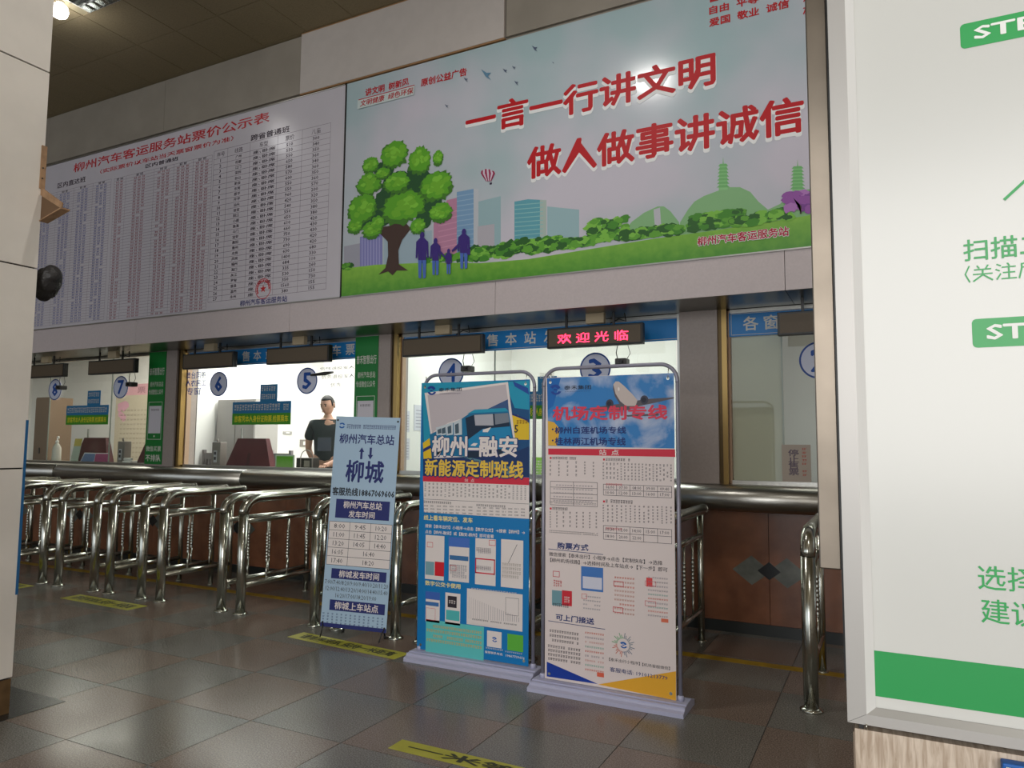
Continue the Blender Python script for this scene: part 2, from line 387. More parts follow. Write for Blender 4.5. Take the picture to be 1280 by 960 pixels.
# ------------------------------------------------------------------ fare price board
BY = 5.44
pm = mat('glossy_vinyl_banner', (200, 195, 202), .2, spec=.55, noise=.06, nscale=1.5, bump=.06, bscale=1.6)
pb = MB().box(-5.84, -.001, 0, .012, 0, 2.125).build('price_board', pm, loc=(-4.655, BY-.004, 2.848))
tag(pb, 'large white fare price board with red title and printed fare tables', 'board')
s = Sheet(pb, Matrix.Translation((-4.655, BY-.004, 2.848)))
RED = ink(190, 34, 40); DK = ink(58, 44, 58); BLU = ink(92, 96, 156); MAR = ink(156, 92, 104)
s.text('柳州汽车客运服务站票价公示表', (92, 216), (337, 139), RED, bold=.025)
ID = lambda x, y: (x, y)
s.row(ID, '（实际票价以车站当天票窗票价为准）', (125, 215.0), 292, 5.4, RED, bold=.02)
s.row(ID, '区内直达班', (72, 232.5), 107, 6.5, DK, bold=.03); s.row(ID, '区内普通班', (182, 208), 223, 4.8, DK, bold=.03)
s.row(ID, '跨省普通班', (313.5, 173), 362, 7.5, DK, bold=.03)
# right table: 27 rows
U0, Vt = s.uv(268, 190); U1, _ = s.uv(411, 160)
vb = s.uv(261, 378)[1]; v_top = s.uv(411, 154)[1]; v_hd = s.uv(408, 166)[1]
u0 = s.uv(264, 280)[0]; u1 = s.uv(411, 240)[0]
rows = 28; rh = (v_hd-.0-vb)/27
cu = [u0, s.uv(281, 280)[0], s.uv(309, 280)[0], s.uv(344, 270)[0], s.uv(375, 260)[0], u1]
ln = ink(96, 84, 98)
for k in range(28): s.rect('printed_table', u0, vb+k*rh-.0015, u1, vb+k*rh+.0015, ln)
s.rect('printed_table', u0, v_top-.0015, u1, v_top+.0015, ln)
for c in cu: s.rect('printed_table', c-.0015, vb, c+.0015, v_top, ln)
towns = '广州 花都 江门 深圳 台山 新会 东莞 恩平 开平 汕头 信宜 阳江 小榄 珠海 斗门 宝安 惠阳 惠州 龙岗 凤岗 福州 海口 从江 罗甸 道县 温州 永州'.split()
p1 = '510 550 550 650 580 570 600 550 550 960 420 540 550 650 610 660 750 730 690 630 1400 684 335 530 350 1560 380'.split()
p2 = '300 340 350 360 340 360 350 360 570 200 320 350 380 380 420 430 430 420 420 680 330 110 260 150 730 155 155'.split()
for k in range(27):
    v0 = vb+(26-k)*rh; a = v0+rh*.22; b = v0+rh*.8
    def cell(t, c0, c1, fw, m=DK, bold=.03):
        _, _, g0, g1, g2, g3 = glyphs(t, 0); fw = (g1-g0)/(g3-g2)*(b-a)*1.25
        c = (c0+c1)/2; s.text(t, (c-fw/2, a), (c+fw/2, b), m, px=False, bold=bold)
    cell(str(k+1), cu[0], cu[1], .05*len(str(k+1))); cell(towns[k], cu[1], cu[2], .16)
    c = cu[2]+.05; s.text('座', (c, a), (c+.075, b), DK, px=False, bold=.03)
    if k < 25: s.text('、', (c+.09, a), (c+.11, a+.02), DK, px=False)
    if k < 25: s.text('卧席', (cu[3]-.21, a), (cu[3]-.03, b), DK, px=False, bold=.03)
    cell(p1[k], cu[3], cu[4], .05*len(p1[k])); cell(p2[k], cu[4], cu[5], .05*3)
for c0, c1, t in ((0, 1, '序号'), (1, 2, '线路'), (2, 3, '车型'), (3, 4, '票价'), (4, 5, '儿童')):
    c = (cu[c0]+cu[c1])/2; s.text(t, (c-.06, v_hd+.015), (c+.06, v_hd+.07), DK, px=False)
# centre and left tables, denser (small print)
def dense(ua, ub, cols, nrow, vt, vbm, m, hd):
    r = (vt-vbm)/nrow; W_ = ub-ua
    for k in range(nrow+1): s.rect('printed_table', ua, vbm+k*r-.001, ub, vbm+k*r+.001, ln)
    x = ua
    for wd, n in cols:
        s.rect('printed_table', x-.0012, vbm, x+.0012, vt, ln)
        cw_ = wd*W_; tw = min(cw_*.85, n*.075)
        for k in range(nrow-1): s.scrib((x+cw_/2-tw/2, vbm+k*r+r*.2), (x+cw_/2+tw/2, vbm+k*r+r*.8), n, m, px=False)
        s.scrib((x+cw_/2-.07, vbm+(nrow-1)*r+r*.15), (x+cw_/2+.07, vbm+(nrow-1)*r+r*.9), 2, DK, px=False)
        x += cw_
    s.rect('printed_table', ub-.0012, vbm, ub+.0012, vt, ln)
ua, ub2 = s.uv(139, 300)[0], s.uv(261, 300)[0]
dense(ua, ub2, [(.13, 2), (.3, 3), (.2, 3), (.19, 3), (.18, 3)], 49, s.uv(256, 196)[1], s.uv(255, 387)[1], MAR, 0)
ua, ub2 = s.uv(30, 300)[0], s.uv(135, 300)[0]
dense(ua, ub2, [(.12, 2), (.26, 3), (.2, 3), (.22, 3), (.2, 3)], 52, s.uv(130, 226)[1], s.uv(130, 399)[1], BLU, 0)
s.row(ID, '柳州汽车客运服务站', (300, 379.5), 359, 7.5, ink(44, 46, 110), bold=.03)
# seal: ring + star
cu0, cv0 = s.uv(329, 361)
for k in range(40):
    a = 2*PI*k/40; b = 2*PI*(k+1)/40
    s.add('red_seal', [(cu0+r*math.cos(t), cv0+r*math.sin(t)) for r, t in ((.1, a), (.108, a), (.108, b), (.1, b))], RED, 5)
s.add('red_seal', [(cu0+(.045 if k % 2 == 0 else .018)*math.sin(PI*k/5), cv0+(.045 if k % 2 == 0 else .018)*math.cos(PI*k/5)) for k in range(10)], RED, 5)
for k in range(13):
    a = PI*(1.15-.1*k*.95); c, d = cu0+.083*math.cos(a), cv0+.083*math.sin(a); s.rect('red_seal', c-.009, d-.011, c+.009, d+.011, RED, 5)
s.done()
MB().tube([(-5.85, -.004, 2.127), (-.006, -.004, 2.127)], .006, 6).build('top_edge', steel_b, pb)
MB().box(-5.85, 0, -.006, .0, -.008, .004).build('bottom_edge', steel_b, pb)

# ------------------------------------------------------------------ slogan billboard
sky = bpy.data.materials.new('printed_sky'); sky.use_nodes = True; nt = sky.node_tree; b = nt.nodes['Principled BSDF']
tc = nt.nodes.new('ShaderNodeTexCoord'); n = nt.nodes.new('ShaderNodeTexNoise'); n.inputs['Scale'].default_value = .75; n.inputs['Detail'].default_value = 3
nt.links.new(tc.outputs['Object'], n.inputs['Vector'])
r = nt.nodes.new('ShaderNodeValToRGB'); e = r.color_ramp.elements
e[0].position = .35; e[0].color = S(166, 188, 192); e[1].position = .62; e[1].color = S(202, 197, 208)
nt.links.new(n.outputs['Fac'], r.inputs['Fac']); nt.links.new(r.outputs[0], b.inputs['Base Color'])
b.inputs['Roughness'].default_value = .16
bn = nt.nodes.new('ShaderNodeTexNoise'); bn.inputs['Scale'].default_value = 1.8; bu = nt.nodes.new('ShaderNodeBump'); bu.inputs['Strength'].default_value = .06; bu.inputs['Distance'].default_value = .02
nt.links.new(tc.outputs['Object'], bn.inputs['Vector']); nt.links.new(bn.outputs['Fac'], bu.inputs['Height']); nt.links.new(bu.outputs[0], b.inputs['Normal'])
BL = (-4.635, BY-.004, 2.848)
bb_ = MB().box(0, 5.1, 0, .012, 0, 2.13).build('slogan_billboard', sky, loc=BL)
tag(bb_, 'wide green and white public service billboard with red slogan, tree and skyline', 'billboard')
MB().box(-.016, -.002, -.006, .012, -.004, 2.155).build('side_edge', black, bb_)
MB().box(0, 5.1, -.006, .0, -.008, .003).build('bottom_edge', steel_b, bb_)
s = Sheet(bb_, Matrix.Translation(BL)); s.clip = (5.1, 2.13)
ID = lambda x, y: (x, y)
def vgrad(name, c0, c1, z0, z1):
    m = bpy.data.materials.new(name); m.use_nodes = True; nt = m.node_tree; b = nt.nodes['Principled BSDF']
    tc = nt.nodes.new('ShaderNodeTexCoord'); sx = nt.nodes.new('ShaderNodeSeparateXYZ'); mr = nt.nodes.new('ShaderNodeMapRange')
    mr.inputs['From Min'].default_value = z0; mr.inputs['From Max'].default_value = z1
    n = nt.nodes.new('ShaderNodeTexNoise'); n.inputs['Scale'].default_value = 14; ma = nt.nodes.new('ShaderNodeMath'); ma.operation = 'MULTIPLY_ADD'; ma.inputs[1].default_value = .5; ma.inputs[2].default_value = -.25
    m2 = nt.nodes.new('ShaderNodeMath'); r = nt.nodes.new('ShaderNodeMix'); r.data_type = 'RGBA'
    nt.links.new(tc.outputs['Object'], sx.inputs[0]); nt.links.new(sx.outputs['Z'], mr.inputs['Value']); nt.links.new(tc.outputs['Object'], n.inputs['Vector'])
    nt.links.new(n.outputs['Fac'], ma.inputs[0]); nt.links.new(ma.outputs[0], m2.inputs[0]); nt.links.new(mr.outputs['Result'], m2.inputs[1])
    nt.links.new(m2.outputs[0], r.inputs['Factor']); r.inputs['A'].default_value = S(*c0); r.inputs['B'].default_value = S(*c1)
    nt.links.new(r.outputs['Result'], b.inputs['Base Color']); b.inputs['Roughness'].default_value = .35
    return m
PP = 'printed_landscape'
# skyline
for pts, c in (([(450, 296), (478, 293), (478, 332), (450, 334)], (128, 128, 184)), ([(430, 308), (450, 304), (450, 334), (430, 336)], (160, 160, 172)),
               ([(480, 296), (540, 288), (540, 330), (480, 332)], (158, 178, 190)), ([(542, 280), (559, 250), (572, 247), (572, 322), (542, 325)], (184, 130, 158)),
               ([(571, 240), (592, 236), (592, 320), (571, 321)], (120, 156, 190)), ([(592, 236), (598, 236), (598, 320), (592, 320)], (186, 190, 196)),
               ([(598, 252), (626, 245), (626, 310), (598, 318)], (150, 178, 184)), ([(597, 283), (618, 280), (618, 312), (597, 315)], (178, 174, 182)),
               ([(643, 252), (660, 249), (679, 250), (679, 304), (643, 306)], (96, 160, 174)), ([(675, 250), (683, 250), (683, 304), (675, 304)], (170, 186, 178)),
               ([(684, 258), (724, 262), (724, 300), (684, 302)], (152, 182, 188))):
    s.poly(PP, pts, ink(*c), 1)
for k in range(12):   # storeys
    s.poly(PP, [(571, 245+k*6.2), (592, 241.5+k*6.3), (592, 242.5+k*6.3), (571, 246+k*6.2)], ink(150, 178, 202), 2)
    if k < 9: s.poly(PP, [(643.5, 256+k*5.4), (679, 253+k*5.4), (679, 254+k*5.4), (643.5, 257+k*5.4)], ink(140, 190, 190), 2)
    if k < 7: s.poly(PP, [(452+k*3.6, 297), (453.5+k*3.6, 297), (453.5+k*3.6, 333), (452+k*3.6, 333)], ink(158, 158, 202), 2)
    if k < 7: s.poly(PP, [(548, 268+k*7), (571, 263+k*7), (571, 264+k*7), (548, 269+k*7)], ink(204, 150, 176), 2)
HILL = ink(132, 178, 126)
s.poly(PP, [(778, 291), (790, 277), (805, 266), (822, 258), (830, 258), (838, 264), (849, 278), (849, 292), (800, 300)], HILL, 2)
s.poly(PP, [(817, 262), (825, 259.5), (827, 288), (819, 289)], ink(186, 186, 194), 3)
s.poly(PP, [(850, 278), (860, 262), (868, 252), (880, 245), (896, 239), (910, 234), (925, 234), (938, 240), (948, 252), (960, 262), (975, 255), (985, 245), (1000, 238), (1060, 230), (1060, 275), (850, 298)], HILL, 2)
def pagoda(cx, ty, by, wd):
    s.poly(PP, [(cx-wd*.7, by), (cx+wd*.7, by-1), (cx+wd*.55, ty+8), (cx-wd*.55, ty+8)], ink(136, 192, 130), 3)
    for k in range(7):
        y = ty+8+(by-ty-10)*k/7; w_ = wd*(.8+.04*k)
        s.poly(PP, [(cx-w_, y+3), (cx+w_, y+2.6), (cx+w_*.6, y-.5), (cx-w_*.6, y)], ink(112, 176, 108), 4)
    s.poly(PP, [(cx-.7, ty+8), (cx+.7, ty+8), (cx, ty-1)], ink(120, 178, 116), 4)
pagoda(904, 197, 238, 8); pagoda(997, 200, 240, 9.5)
grass = vgrad('printed_grass', (78, 146, 42), (158, 206, 78), .0, .42)
s.poly(PP, [(427, 336), (470, 331), (540, 328), (600, 329), (660, 324), (740, 311), (820, 298), (880, 290), (960, 278), (1012, 269), (1075, 261), (1075, 308), (1012, 314), (720, 343.5), (424, 373.6)], grass, 5)
rg = random.Random(3)
G = [ink(70, 136, 44), ink(96, 160, 54), ink(124, 186, 70), ink(46, 96, 40)]
def bushrow(x0, x1, ya, yb, h, n, part='printed_bushes'):
    n = int(n*1.6)
    for k in range(n):
        t = rg.random(); x = x0+(x1-x0)*t; y = ya+(yb-ya)*t-rg.uniform(0, h)
        u, v = s.uv(x, y); r_ = rg.uniform(.02, .055); s.blob(part, u, v, r_, r_*.6, G[min(3, int(rg.random()*4))], 6+k % 3, 14, .3, rg)
bushrow(528, 600, 326, 324, 6, 26); bushrow(586, 640, 325, 320, 15, 50); bushrow(620, 700, 320, 312, 16, 70); bushrow(690, 745, 312, 304, 8, 44)
bushrow(738, 782, 302, 298, 26, 44); bushrow(780, 850, 299, 290, 8, 54); bushrow(862, 925, 287, 280, 16, 60); bushrow(925, 985, 281, 272, 10, 34); bushrow(428, 440, 336, 334, 5, 10)
# tree
brown = ink(74, 56, 50); tg = [ink(112, 176, 50), ink(94, 164, 44), ink(128, 194, 62)]; td = ink(44, 84, 50)
q = lambda x, y: (420+x/4.57, 160+y/4.57)
s.poly('printed_tree', [q(*t) for t in ((245, 838), (285, 800), (300, 730), (298, 650), (240, 590), (232, 570), (310, 560), (330, 520), (380, 520), (430, 575), (380, 640), (358, 700), (362, 780), (415, 815), (350, 815), (325, 842), (300, 820))], brown, 9)
for x, y, rx, ry in ((360, 330, 130, 90), (330, 420, 150, 110), (240, 520, 110, 60), (520, 430, 100, 90), (480, 330, 90, 90), (150, 520, 60, 60), (500, 530, 60, 50), (280, 240, 70, 60), (460, 240, 60, 60)):
    u, v = s.uv(*q(x, y)); s.blob('printed_tree', u, v, rx/4.57*.00735, ry/4.57*.0069, td, 8, 30, .12, rg)
for x, y, rx, ry in ((335, 150, 80, 75), (480, 185, 62, 75), (200, 210, 48, 45), (585, 170, 28, 40), (190, 320, 72, 62), (350, 310, 72, 58), (575, 330, 82, 82), (150, 460, 82, 82), (390, 450, 122, 88), (600, 480, 62, 50), (110, 560, 46, 40), (210, 580, 60, 45), (470, 560, 42, 42), (270, 260, 42, 30), (240, 545, 40, 40)):
    u, v = s.uv(*q(x, y)); a_ = rx/4.57*.0092; b_ = ry/4.57*.0080
    s.blob('printed_tree', u, v-.012, a_, b_, ink(70, 122, 44), 9, 44, .2, rg); s.blob('printed_tree', u, v+.006, a_*.93, b_*.88, tg[1], 10, 44, .18, rg)
    for k in range(16):
        t = rg.uniform(0, 2*PI); rr = rg.uniform(.1, .75); s.blob('printed_tree', u+a_*rr*math.cos(t), v+b_*(rr*math.sin(t)*.8+.05), a_*.22, b_*.18, tg[rg.choice((0, 2, 0))], 11, 9, .3, rg)
# family of four
PU = ink(62, 44, 122); BLp = ink(78, 108, 186)
def fig(cx, top, h, wd, skirt=False):
    Q = lambda a, b: q(cx+a*wd, top+b*h)
    u, v = s.uv(*Q(0, .06)); s.blob('printed_family', u, v, .02*h/250+.004, .026*h/250+.006, PU, 30, 12, .03, rg)
    s.poly('printed_family', [Q(-.16, .11), (Q(-.5, .2)), Q(-.55, .55), Q(-.4, .55), Q(-.35, .35), Q(-.34, .62), Q(.34, .62), Q(.35, .35), Q(.42, .55), Q(.55, .55), Q(.5, .2), Q(.16, .11)], PU, 30)
    for a in (-1, 1): s.poly('printed_family', [Q(a*.34, .6), Q(a*.3, .98), Q(a*.08, 1), Q(a*.02, .6)], BLp, 30)
fig(497, 600, 262, 68); fig(573, 635, 208, 56); fig(648, 695, 142, 34); fig(735, 582, 225, 64)
s.poly('printed_family', [q(600, 700), q(635, 740), q(632, 750), q(596, 712)], PU, 30); s.poly('printed_family', [q(705, 660), q(665, 700), q(668, 710), q(712, 680)], PU, 30)
s.poly('printed_family', [q(755, 690), q(772, 690), q(770, 728), q(752, 724)], PU, 30)
# balloon
for k in range(7):
    s.poly('printed_balloon', [(602+k*2.3, 221-abs(k-3)*-.0+[5, 7.5, 8.5, 9, 8.5, 7.5, 5][k]*0+4), (604.3+k*2.3, 225), (604.3+(k*.75+.6)*2.3, 208.5+abs(k-3)), (602+(k*.75+.6)*2.3, 208.5+abs(k-3))] if False else
           [(601.5+k*2.55, 217), (602.2+k*2.2, 211+abs(k-3)*.9), (604.6+k*2.2, 211+abs(k-2.4)*.9), (604.05+k*2.55, 217), (609+k*.9, 227), (608.2+k*.9, 227)], ink(150, 40, 78) if k % 2 == 0 else ink(206, 190, 204), 4)
s.prect('printed_balloon', (612, 231), (615, 228), ink(50, 30, 60), 4)
# birds
for x, y, z in ((609, 94, 7), (632, 89, 3), (643, 85, 2.5), (646, 104, 3), (669, 61, 4), (583, 100, 3), (559, 133, 2.5), (692, 79, 1.5)):
    s.poly('printed_birds', [(x-z, y-z), (x, y-z*.35), (x+z*.8, y-z*.4), (x+z*.2, y+z*.2), (x+z*.8, y+z), (x-z*.2, y+z*.3)], ink(96, 134, 160) if z > 5 else ink(86, 96, 120), 3)
# purple blossom tree
for k in range(50):
    u, v = s.uv(1003+rg.uniform(-18, 30), 249+rg.uniform(-10, 13)); s.blob('printed_blossom', u, v, .04, .03, rg.choice((ink(146, 84, 160), ink(174, 118, 184), ink(120, 66, 140))), 9+k % 3, 10, .4, rg)
s.poly('printed_blossom', [(1000, 268), (1002, 268), (1002, 258), (992, 248), (1000, 256)], brown, 12)
# writing
WH = ink(232, 232, 232); RD = ink(184, 24, 32)
s.row(ID, '讲文明  树新风', (457, 116), 511, 9, RD, 13, .045); s.row(ID, '原创公益广告', (526.5, 104), 583.5, 9.5, RD, 13, .045)
s.poly('lettering', [(448, 126), (519, 107.5), (518, 119), (447.5, 137)], ink(196, 208, 206), 12)
s.poly('lettering', [(449, 125), (519, 106.5), (519, 107.5), (449, 126)], RD, 13)
s.row(ID, '文明健康  绿色环保', (451, 130.5), 517, 7.5, RD, 50, .02, shear=.15)
def slogan(txt, a, b):
    _, _, x0, x1, y0, y1 = glyphs(txt, 0); (u0, w0), (u1, w1) = s.uv(*a), s.uv(*b); su = (u1-u0)/(x1-x0); sv = (w1-w0)/(y1-y0)
    adv = glyphs('国国', 0)[3]-glyphs('国', 0)[3]
    for i, ch in enumerate(txt):
        V = []; F = []; I = []
        for bold, L, dv, mi in ((.075, 12, -.026, 0), (.05, 13.5, 0, 1)):
            v, f = glyphs(ch, 0)[:2]
            for k_, (dx, dy) in enumerate(bold_shifts(bold)):
                n = len(V); V += [(u0+(q_[0]+dx+i*adv-x0)*su, -.00025*(L+k_*.05), w0+(q_[1]+dy-y0)*sv+dv) for q_ in v]; F += [tuple(j+n for j in g_) for g_ in f]; I += [mi]*len(f)
        me = bpy.data.meshes.new('slogan_character'); me.from_pydata(V, [], F); me.polygons.foreach_set('material_index', I); obj('slogan_character', me, bb_, (WH, RD))
slogan('一言一行讲文明', (583, 171), (893, 65)); slogan('做人做事讲诚信', (660, 224), (1003, 119))
s.row(ID, '柳州汽车客运服务站', (872.5, 302.5), 986, 11, WH, 34, .12); s.row(ID, '柳州汽车客运服务站', (872.5, 302.3), 986, 11, ink(176, 24, 56), 36, .045)
for t, y in (('富强  民主  文明', -1.5), ('自由  平等  公正', 13.7), ('爱国  敬业  诚信', 29)): s.row(ID, t, (887, y), 986, 10, RD, 13, .045)
for t, y in (('和谐', -18), ('法治', -2), ('友善', 13.5)): s.row(ID, t, (1004, y), 1026, 10, RD, 13, .045)
s.done()

# ------------------------------------------------------------------ blue header bands, number discs, stickers
BLU2 = ink(24, 122, 192, .35); WT = ink(206, 204, 196); 
def onglass(name, x0, z0, x1, z1, m, label, cat, group=None, th=.004, Y=None):
    Y = Y or GY-.012
    o = MB().box(0, x1-x0, 0, th, 0, z1-z0).build(name, m, loc=(x0, Y, z0)); tag(o, label, cat, group)
    return o, Sheet(o, Matrix.Translation((x0, Y, z0)))
def header(x0, x1, lab, chars):
    o, s = onglass('header_sign', x0, 2.335, x1, 2.535, BLU2, lab, 'sign')
    L = x1-x0; t = .004
    for a in ((.015, .012, L-.015, .012+t), (.015, .188-t, L-.015, .188), (.015, .012, .015+t, .188), (L-.015-t, .012, L-.015, .188)): s.rect('border_line', *a, WT, 2)
    for ch, x in chars: s.text(ch, (x-x0-.058, .045), (x-x0+.058, .158), WT, px=False, bold=.03)
    s.done()
header(-4.35, -1.53, 'blue header band with white characters above window 4 and 3', [(c, -3.325+i*.2) for i, c in enumerate('售本站发往各地票')]+[])
header(-7.52, -4.92, 'blue header band with white characters above windows 6 and 5', list(zip('售本站发各地车票', (-6.57, -6.39, -6.2, -6.0, -5.8, -5.6, -5.228, -5.043))))
header(-1.12, 2.6, 'blue header band above the closed window beside the big pillar', [(c, -.95+i*.16) for i, c in enumerate('各窗口均可售票')])
NW = {'8': 'eight', '7': 'seven', '6': 'six', '5': 'five', '4': 'four', '3': 'three', '2': 'two'}
ring = ink(36, 74, 148); disc_m = ink(206, 210, 228)
for n, (px_, py_) in {'8': (69, 487), '7': (151, 484), '6': (273.5, 480), '5': (384, 476), '4': (564, 466), '3': (744, 461), '2': (1024, 450)}.items():
    X, Z = W(px_, py_, GY-.02); r_ = .145
    o = MB().tube([(0, -.003, 0), (0, .003, 0)], r_, 40).build('number_disc', disc_m, loc=(X, GY-.02, Z))
    tag(o, 'round window number disc with blue rim and the number %s' % NW[n], 'sign', 'window number discs')
    s = Sheet(o, Matrix.Translation((X, GY-.02, Z))); 
    for k in range(40):
        a = 2*PI*k/40; b = 2*PI*(k+1)/40
        s.add('rim', [(c*math.cos(t), c*math.sin(t)) for c, t in ((r_-.014, a), (r_, a), (r_, b), (r_-.014, b))], ring, 1)
    s.text(n, (-.055, -.085), (.055, .085), ink(20, 74, 158), 1, .055, part='numeral', px=False)
    for k, v in list(s.parts.items()):
        v['v'] = [(a, b-.0032, c) for a, b, c in v['v']]
    s.done()
BLs = ink(34, 112, 160); GRs = ink(60, 140, 34); YL = ink(214, 204, 40)
for (a, b, c, d, lab) in (((82, 531), (136, 506), (109, 505), (126, 488), 'small blue over green instruction sticker left of the seven disc'),
                    ((290, 531), (364, 501), (325, 501), (347, 480), 'blue over green instruction sticker above the wide maroon hood, between discs six and five'),
                    ((650, 524), (716, 488), (672, 487), (696, 470), 'blue over green instruction sticker glimpsed between the two poster stands')):
    (x0, z0), (x1, z1) = W(*a, GY-.012), W(*b, GY-.012); 
    (x2, z2), (x3, z3) = W(*c, GY-.012), W(*d, GY-.012)
    o = empty('instruction_sticker', (x0, GY-.012, z0), lab, 'sign')
    h = z1-z0; Lw = x1-x0
    MB().box(0, Lw, 0, .003, h/2, h).build('blue_strip', BLs, o); MB().box(0, Lw, 0, .003, 0, h/2).build('green_strip', GRs, o); MB().box(x2-x0, x3-x0, 0, .003, h, z3-z0).build('blue_label', BLs, o)
    s = Sheet(o, Matrix.Translation((x0, GY-.012, z0)))
    s.scrib((.03*Lw, h*.62), (Lw*.97, h*.9), 20, WT, px=False); s.text('旅客凭本人身份证购票,检票乘车', (.04*Lw, h*.1), (.96*Lw, h*.4), YL, px=False, bold=.03)
    s.scrib((x2-x0+.02, h*1.1), (x3-x0-.02, h*1.32), 7, WT, px=False); s.scrib((x2-x0+.02, h*1.45), (x3-x0-.02, h*1.67), 6, WT, px=False)
    s.done()
def lettersticker(name, lab, rows, m, Y=GY-.008, bold=0):
    o = empty(name, (W(*rows[0][1], Y)[0], Y, W(*rows[0][1], Y)[1]), lab, 'lettering')
    s = Sheet(o, Matrix.Translation(o.location))
    for t, a, b in rows: s.text(t, a, b, m, 1, bold)
    s.done()
lettersticker('window_lettering', 'blue brushed characters stuck on the glass left of number 6', [('港澳台同胞', (226, 474), (258, 464)), ('军人农民工', (226, 483.5), (258, 474.5)), ('专窗', (233, 494), (251, 484))], ink(50, 70, 150), bold=.01)
lettersticker('window_lettering', 'thin black characters stuck on the glass right of number 5', [('伤残退役军人', (400, 463), (443, 457)), ('优先退役军人', (402, 474), (443, 467)), ('优先', (413, 484), (427, 478))], ink(60, 60, 70))
# paper notices
o, s = onglass('paper_notice', *W(978, 604, 6.07), *W(1013, 556, 6.07), ink(172, 160, 148), 'paper notice reading stop selling tickets on the closed window', 'notice', Y=6.07)
s.text('停\n止\n售\n票', (986, 594), (998, 562), ink(96, 84, 100), 1, .03, line=.9); s.scrib((1002, 597), (1009, 560), 8, ink(190, 90, 76), vert=True)
s.done()
o, s = onglass('wall_poster', *W(140, 596, 8.9), *W(214, 478, 8.9), ink(204, 192, 170), 'pale printed poster with pink heading on the office wall behind window 7', 'poster', Y=8.9)
_, _h = W(160, 478, 8.9); L_ = W(214, 478, 8.9)[0]-W(140, 596, 8.9)[0]; H_ = W(214, 478, 8.9)[1]-W(140, 596, 8.9)[1]
s.rect('heading', 0, H_*.88, L_, H_, ink(220, 168, 176), 1); s.text('票  购', (L_*.4, H_*.9), (L_*.8, H_*.97), ink(140, 96, 110), 2, px=False)
rp = random.Random(5)
for k in range(12): s.blob('blossom', L_*.15+rp.uniform(-.1, .1), H_*.7+rp.uniform(-.15, .15), .07, .06, ink(224, 170, 186), 1, 10, .3, rp)
for k in range(14): s.scrib((L_*.1, H_*(.06+k*.05)), (L_*.85, H_*(.075+k*.05)), 12, ink(170, 156, 140), px=False)
s.done()
o, s = onglass('wall_poster', *W(665, 600, 8.9), *W(690, 572, 8.9), ink(120, 170, 60), 'green and white leaflet on the office wall seen between the poster stands', 'poster', Y=8.9); s.scrib((667, 596), (684, 576), 6, WT, vert=True); s.done()
def on_x(x, y, X):
    d = ray(x, y); t = X/d.x; return (d.y*t, d.z*t+EYE)
for k, (a, b) in enumerate((((498, 575), (512, 548)), ((517, 538), (530, 507)), ((500, 540), (512, 514)))):
    ya, za = on_x(*a, -4.618); yb, zb = on_x(*b, -4.618)
    o = MB().box(0, .004, 0, yb-ya, 0, zb-za).build('paper_sheet', ink(206, 206, 216), loc=(-4.619, ya, za))
    tag(o, ('lowest pale paper pinned on the office partition left of the bus poster stand', 'highest pale paper pinned on the office partition behind the bus poster stand', 'middle pale paper pinned on the office partition left of the bus poster stand')[k], 'paper')
    q_ = MB()
    for j in range(6): q_.box(.004, .005, .03*(yb-ya)+.03, (yb-ya)*.9, (zb-za)*(.12+.13*j), (zb-za)*(.15+.13*j))
    tag(q_.build('printed_lines', ink(150, 150, 164), o), kind='stuff')

# green vertical pillar signs
GN = ink(14, 118, 46, .35)
for (xl, xr, zb, lab) in ((-8.13, -7.82, 1.17, 'green vertical sign on the pillar left of window 6, reaching down to the counter'), (-4.9, -4.605, 1.17, 'green vertical sign on the pillar between window 5 and window 4')):
    Y = WY-.012
    o = MB().box(0, xr-xl, 0, .006, 0, SZ-.006-zb).build('pillar_sign', GN, loc=(xl, Y, zb)); tag(o, lab, 'sign')
    s = Sheet(o, Matrix.Translation((xl, Y, zb))); L = xr-xl
    s.text('泰禾智慧出行', (.02, 1.09), (L-.02, 1.18), WT, px=False, bold=.02); s.text('柳州汽车总站', (.04, .945), (L-.03, 1.01), WT, px=False, bold=.01)
    s.text('专线微信公众号', (.02, .85), (L-.03, .915), WT, px=False, bold=.01)
    for k in range(4):
        r_ = [(.03, .755, L-.03, .76), (.03, .3, L-.03, .305), (.03, .3, .035, .76), (L-.035, .3, L-.03, .76)][k]; s.rect('phone_outline', *r_, WT, 1)
    s.rect('white_card', .045, .375, L-.045, .71, ink(202, 198, 206), 2); s.scrib((.08, .65), (L-.08, .675), 7, DK, 3, px=False)
    s.rect('phone_outline', L/2-.012, .33, L/2+.012, .35, WT, 1)
    s.text('微信买票', (.02, .155), (L-.02, .22), WT, px=False, bold=.02); s.text('不排队', (.02, .035), (L-.02, .115), WT, px=False, bold=.03)
    MB().box(-.003, L+.003, -.002, .006, SZ-.008-zb, SZ-.002-zb).build('top_trim', steel_b, o)
    s.done()

